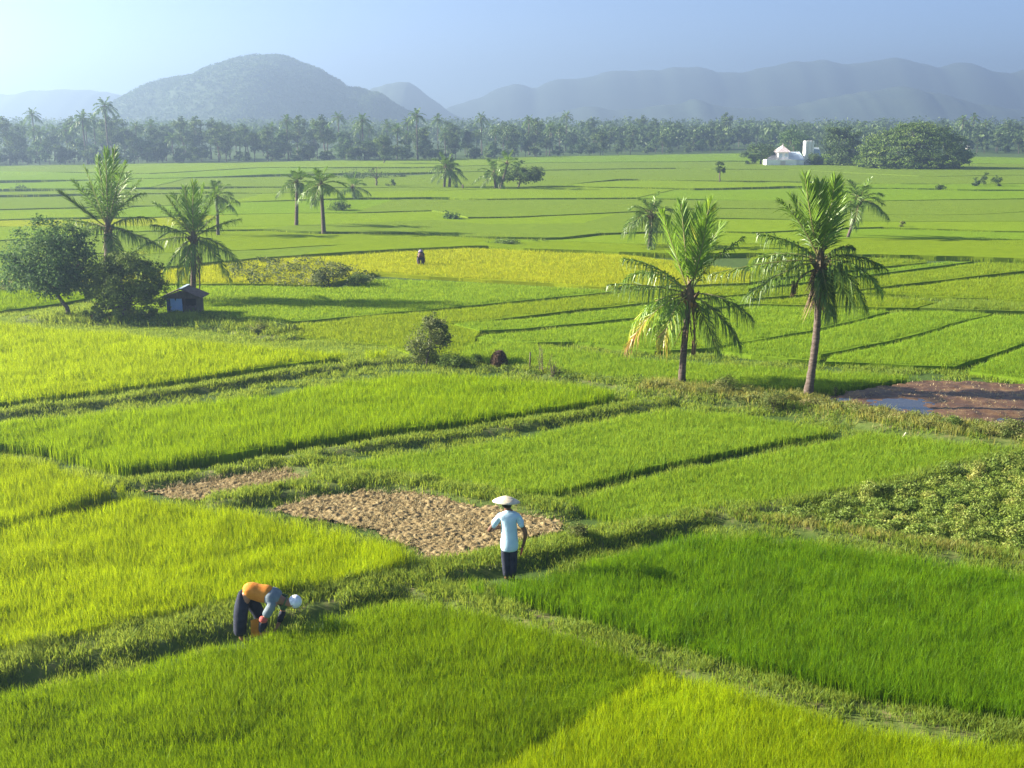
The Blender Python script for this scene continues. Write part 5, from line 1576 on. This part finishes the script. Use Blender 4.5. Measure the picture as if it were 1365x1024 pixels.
g.build('post', M['weathered_wood'], hut)
g = Geo()
add_prism(g, [(-.8, -.06, .85), (.8, -.06, .85), (.76, -.06, .98), (.08, -.06, 1.18), (-.08, -.06, 1.18), (-.76, -.06, .98)], (0, .04, 0))
g.build('gable_board', M['pink_tile'].copy() if False else M['weathered_wood'], hut)
g = Geo()
add_box(g, (.38, .35, .62), (.60, .02, .46))  # dark sheet added as the shade in the hut's open front
g.build('shade_panel', M['dark_hole'], hut)
g = Geo()                                       # two corrugated roof sheets
for s_ in (-1, 1):
    n = 26
    ys_ = np.linspace(-.22, hd + .15, n)
    wv = .012 * np.cos(np.arange(n) * np.pi)
    e = np.array([s_ * 1.08, 0, .90]); t_ = np.array([s_ * -.01, 0, ph])
    up = unit(np.array([s_ * .35, 0, .95]))
    top, low = [], []
    v = []
    for y_, w_ in zip(ys_, wv):
        for q in (t_, e):
            v.append(q + (0, y_, 0) + up * w_)
        for q in (e, t_):
            v.append(q + (0, y_, 0) + up * (w_ - .02))
    idx = []
    for k in range(n - 1):
        for j in range(4):
            idx += [k * 4 + j, k * 4 + (j + 1) % 4, (k + 1) * 4 + (j + 1) % 4, (k + 1) * 4 + j]
    g.add(v, idx, [4] * (4 * (n - 1)), 0.5)
rf = g.build('roof', M['hut_roof'], hut)
g = Geo()
add_box(g, (0, hd / 2 - .03, ph + .015), (.16, hd + .42, .02))
g.build('ridge_sheet', M['tin_roof'], rf)
# poles behind the hut
for k, (px, py, pt, lab) in enumerate(((236, 404, 352, 'thin reddish pole standing behind the hut under the drooping leaf'), (265, 404, 352, 'thin dark pole behind the hut on the side away from the bush'))):
    q = P(px, py)
    top = PD(px + 1, pt, q[1])
    root = thing('pole', q, lab, 'pole')
    g = Geo()
    add_tube(g, [q, (q + top) / 2 + (.03, 0, 0), top], [.04, .035, .025], 7)
    g.build('shaft', M['bark'], root, q, True)

# ---------------------------------------------------------------- white house
def hx(px, py, y):
    return PD(px, py, y)
b = P(1048, 222.5)
y0 = b[1]
mp = y0 / CT / FOC * 0.985
house = thing('white_house', b, 'white farmhouse with pale tin roofs and a small pink hipped roof beside the trees', 'house')
def lx(px): return (px - 1048) * mp
def lz(py): return (222.5 - py) * mp
def house_box(name, x0, x1, yt, ybm, dy0, dep, mat):
    g = Geo()
    add_box(g, ((lx(x0) + lx(x1)) / 2, dy0 + dep / 2, (lz(yt) + lz(ybm)) / 2), (lx(x1) - lx(x0), dep, lz(yt) - lz(ybm)))
    return g.build(name, mat, house)
house_box('front_wall', 1022, 1061, 213.5, 223, 0, 3.0, M['white_wall'])
house_box('wing_wall', 1061.3, 1072, 214.5, 223, .6, 3.0, M['white_wall'])
house_box('upper_wall', 1039, 1052, 203.5, 213.3, 1.2, 3.2, M['white_wall'])
g = Geo()
add_prism(g, [(lx(1036.5), .8, lz(204)), (lx(1054.5), .8, lz(204)), (lx(1047), 2.4, lz(196.5))], (0, .12, 0))
v = [(lx(1036), .7, lz(204.2)), (lx(1055), .7, lz(204.2)), (lx(1055), 4.9, lz(204.2)), (lx(1036), 4.9, lz(204.2)), (lx(1046.5), 2.6, lz(197)), (lx(1046.5), 3.0, lz(195.5))]
g = Geo()
g.add(v, [0, 1, 4, 1, 2, 5, 4, 2, 3, 5, 3, 0, 4, 5, 3, 2, 1, 0], [3, 4, 3, 4, 4], 0.5)
rf = g.build('hipped_roof', M['pink_tile'], house)
g = Geo()
add_tube(g, [(lx(1046.5), 2.8, lz(196.5)), (lx(1046.8), 2.8, lz(193.5))], [.12, .05], 6)
g.build('finial', M['pink_tile'], rf)
g = Geo()
add_prism(g, [(lx(1052.3), .9, lz(213.6)), (lx(1073), .9, lz(213.6)), (lx(1071), 4.2, lz(204)), (lx(1052.3), 4.2, lz(204))], (0, .05, -.1))
g.build('tin_roof', M['tin_roof'], house)
g = Geo()
add_prism(g, [(lx(1022.5), .3, lz(213.3)), (lx(1038.7), .3, lz(213.3)), (lx(1038.7), 3.2, lz(206)), (lx(1030), 3.2, lz(209.5))], (0, .05, -.1))
g.build('dark_roof', M['dark_tin'], house)
g = Geo()
for px in (1042, 1049):
    add_box(g, (lx(px), 1.19, lz(208.5)), (.55, .05, .75))
g.build('window', M['tin_roof'], house)
g = Geo()
add_box(g, (lx(1043.5), -.01, lz(219)), (1.0, .05, 1.2))
g.build('gate_door', M['pink_tile'], house)
tb = P(1083, 222.5)
tower = thing('white_tower', tb, 'white square water tower with a blue-roofed lean-to beside the farmhouse', 'tower')
g = Geo()
add_box(g, ((1081.5 - 1083) * mp, 3, lz(190) / 2), (11 * mp, 2.0, lz(190)))
g.build('shaft', M['white_wall'], tower)
g = Geo()
for k in range(2):
    add_box(g, ((1079 + 5 * k - 1083) * mp, 1.985, lz(199)), (.12, .04, 3.2))
g.build('drain_pipe', M['pink_tile'], tower)
g = Geo()
add_prism(g, [((1087.3 - 1083) * mp, 2.2, lz(210)), ((1098 - 1083) * mp, 2.2, lz(210)), ((1097 - 1083) * mp, 4.2, lz(198.5)), ((1087.3 - 1083) * mp, 4.2, lz(198.5))], (0, .06, -.1))
g.build('lean_to_roof', M['tin_roof'], tower)
g = Geo()
add_box(g, ((1094.5 - 1083) * mp, 3.3, lz(210.5) / 2), (14 * mp, 1.8, lz(210.5)))
g.build('lean_to_wall', M['dark_tin'], tower)
# small far white building
for px, py, wd, ht, lab in ((1295, 199, 1.6, 2.0, 'tiny white building half hidden in trees right of the dome tree'),):
    b = P(px, py)
    root = thing('small_house', b, lab, 'house')
    g = Geo(); add_box(g, (0, 1.5, ht / 2), (wd, 3, ht)); g.build('wall', M['white_wall'], root)
    g = Geo(); add_prism(g, [(-wd * .6, -.3, ht), (wd * .6, -.3, ht), (0, -.3, ht + .9)], (0, 3.6, 0)); g.build('roof', M['tin_roof'], root)
    g = Geo(); add_box(g, (0.3, -.02, ht * .55), (.7, .06, .9)); g.build('window', M['dark_tin'], root)

# ---------------------------------------------------------------- small things
rs = np.random.default_rng(71)
b = P(665, 492); b[2] = height_at(b[0], b[1])[0] - .02
heap = thing('straw_heap', b, 'dark brown upright straw heap on the bank beyond the bright rice', 'straw heap')
g = Geo()
t = np.linspace(0, 1, 8)
add_tube(g, np.stack([0.03 * np.sin(t * 3), 0 * t, t * .56], axis=1), .30 * (1 - t ** 2.6 * .62), 14, 0.3, 0, True, .07, rs)
g.build('core', M['dark_straw'], heap, None)
g = Geo()
n = 420
a = rs.uniform(0, 6.28, n); z = rs.uniform(.02, .58, n)
rr = .31 * (1 - (z / .58) ** 2.6 * .6)
pos = np.stack([np.cos(a) * rr, np.sin(a) * rr, z - .1], axis=1)
add_blades(g, pos, rs.uniform(.08, .2, n), rs.uniform(.01, .03, n), rs.uniform(-.02, .08, n), a, rs.uniform(0, .35, n))
g.build('straw', M['husk'], heap)

def stems(name, px, py, hpx, n, label, cat, mat, seed, lean=0.25, leaf=0.05):
    rs = np.random.default_rng(seed)
    b = P(px, py); b[2] = height_at(b[0], b[1])[0] - .02
    H = hpx * b[1] / CT / FOC
    root = thing(name, b, label, cat)
    g, gl = Geo(), Geo()
    for k in range(n):
        a = rs.uniform(0, 6.28); l = rs.uniform(.1, 1) * lean * H; hh = H * rs.uniform(.55, 1)
        p0 = np.array([rs.normal(0, .05), rs.normal(0, .05), 0])
        p2 = p0 + (math.cos(a) * l, math.sin(a) * l, hh)
        add_tube(g, [p0, (p0 + p2) / 2 + (0, 0, .08 * hh), p2], [.012, .009, .005], 5, .4)
        m_ = 26
        tt = rs.uniform(.25, 1, m_)[:, None]
        add_leaves(gl, p0 + (p2 - p0) * tt + rs.normal(0, .05, (m_, 3)), rs.standard_normal((m_, 3)), leaf * rs.uniform(.6, 1.4, m_), rs.uniform(0, 1, m_), .5, 0, rs)
    g.build('stem', M['bark'], root, None)
    gl.build('foliage', M[mat], root, None)
    return root
stems('tall_weed', 722, 502, 38, 7, 'tall dry weed with a withered top on the bank beside the straw heap', 'weed', 'weed', 81)
stems('tall_weed', 738, 506, 20, 12, 'dark low tangle of weeds beside the tall withered weed', 'weed', 'weed', 82, .5)
stems('tall_weed', 585, 462, 40, 3, 'thin arching stem just behind the olive shrub', 'weed', 'leaf_olive', 83, .5, .04)
stems('tall_weed', 1112, 528, 14, 6, 'small weed at the edge of the mud by the taller palm', 'weed', 'weed', 84)
for px, py, hpx, lean, mat, lab, nm in ((706, 499, 24, .02, 'bark', 'short grey post on the bank next to the tall withered weed', 'post'), (617, 254.5, 8, 0, 'bark', 'lone dark post on a bund right of the twin-trunk far palm', 'post'), (1198, 589, 13, .2, 'straw', 'short pale stake leaning in the young rice by the weedy bank', 'stake')):
    b = P(px, py); b[2] = height_at(b[0], b[1])[0] - .02
    H = hpx * b[1] / CT / FOC + .02
    root = thing(nm, b, lab, nm)
    g = Geo()
    r = .028 if nm != 'post' or py > 300 else .12
    add_tube(g, [(0, 0, 0), (lean * .5, 0, H * .5), (lean, 0, H)], [r, r * .9, r * .8], 8, .5, 0, True, .05, rs)
    g.build('shaft', M[mat], root, None, True)
for k, (px, py, s_, a, lab) in enumerate(((126, 431, .22, .4, 'broken brick at the left foot of the round bush'), (147, 434, .26, 1.1, 'bigger orange brick lump in front of the round bush'), (112, 430, .16, 2.0, 'smallest brick piece near the foot of the slanted trunk'))):
    b = P(px, py); b[2] = height_at(b[0], b[1])[0] + .04
    g = Geo()
    add_box(g, (0, 0, s_ * .35), (s_ * 1.5, s_, s_ * .9), a, .5, 0, .8)
    o = g.build('brick', M['brick'])
    o.location = tuple(b)
    tag(o, lab, 'brick')

# ---------------------------------------------------------------- leafy crop and weeds
def mounds(poly, step, hr, mat, label, leaf, per, name, sparse=0.0):
    poly = [tuple(q[:2]) for q in poly]
    xs = [p[0] for p in poly]; ys = [p[1] for p in poly]
    X, Y = np.meshgrid(np.arange(min(xs), max(xs), step), np.arange(min(ys), max(ys), step))
    X = X.ravel() + rng.normal(0, step * .28, X.size); Y = Y.ravel() + rng.normal(0, step * .28, Y.size)
    ok = inside(X, Y, poly) & (rng.uniform(0, 1, X.size) > sparse)
    lim = 0.455 * Y * 1.22 + 1.5
    ok &= np.abs(X) < lim
    X, Y = X[ok], Y[ok]
    hh = rng.uniform(*hr, len(X)) * (0.65 + 0.7 * fbm(X * .5, Y * .5, 88, 2))
    k = np.repeat(np.arange(len(X)), per)
    d = unit(rng.standard_normal((len(k), 3)) + (0, 0, .35))
    d[:, 2] = np.abs(d[:, 2])
    rad = rng.uniform(.55, 1, (len(k), 1))
    pos = np.stack([X[k], Y[k], height_at(X, Y)[k] + .02], axis=1) + d * rad * np.stack([step * .66 * np.ones(len(k)), step * .66 * np.ones(len(k)), hh[k]], axis=1)
    mt = rng.normal(.45, .22, len(X))
    g = Geo()
    add_leaves(g, pos, unit(d + .7 * rng.standard_normal(d.shape)), 1.15 * leaf * rng.uniform(.6, 1.35, len(k)), np.clip(mt[k] + rng.normal(0, .16, len(k)), 0, 1), .55)
    tag(g.build(name, M[mat]), label, None, None, 'stuff')
CROP = PL([(1005, 695), (1080, 678), (1200, 652), (1300, 626), (1365, 610), (1580, 560), (1580, 775), (1365, 745), (1250, 729), (1100, 707)])
mounds(CROP, .36, (.18, .34), 'crop', 'low leafy bean-like crop beside the lush rice', .058, 240, 'crop_foliage', .06)
WEED = PL([(862, 519), (930, 527), (1000, 534), (1075, 541), (1150, 554), (1250, 571), (1365, 585), (1600, 615), (1600, 640), (1365, 600), (1250, 585), (1150, 568), (1075, 553), (1000, 545), (930, 537), (862, 527)])
mounds(WEED, .40, (.14, .36), 'weed', 'tangled olive weeds along the bank below the mud', .06, 120, 'weeds', .25)
W2 = PL([(600, 481), (700, 491), (800, 507), (860, 517), (860, 527), (800, 517), (700, 501), (600, 490)])
mounds(W2, .45, (.12, .28), 'leaf_mid', 'green weeds along the bank beyond the bright rice', .065, 70, 'weeds', .55)
W3 = PL([(310, 356), (400, 352), (440, 356), (490, 372), (495, 384), (440, 386), (380, 385), (310, 382)])
mounds(W3, .8, (.35, .75), 'leaf_olive', 'tall yellowish weeds on the overgrown bank left of the yellow field', .14, 60, 'weeds', .1)
W4 = PL([(85, 424), (150, 424), (220, 418), (300, 420), (345, 440), (330, 450), (240, 442), (150, 436), (95, 434)])
mounds(W4, .55, (.15, .4), 'leaf_mid', 'rank weeds round the hut and the round bush', .08, 80, 'weeds', .45)
W5 = PL([(0, 379), (100, 374), (120, 392), (100, 398), (0, 396), (-200, 392), (-200, 374)])
mounds(W5, .9, (.5, 1.0), 'leaf_olive', 'pale scrub behind the dark round-crowned tree', .13, 60, 'weeds', .25)
W6 = PL([(-100, 905), (300, 848), (560, 792), (700, 762), (920, 700), (920, 690), (680, 744), (540, 772), (300, 826), (-100, 895)])
mounds(W6, .5, (.05, .13), 'weed', 'little leafy herbs in the grass of the wide path', .035, 40, 'weeds', .62)
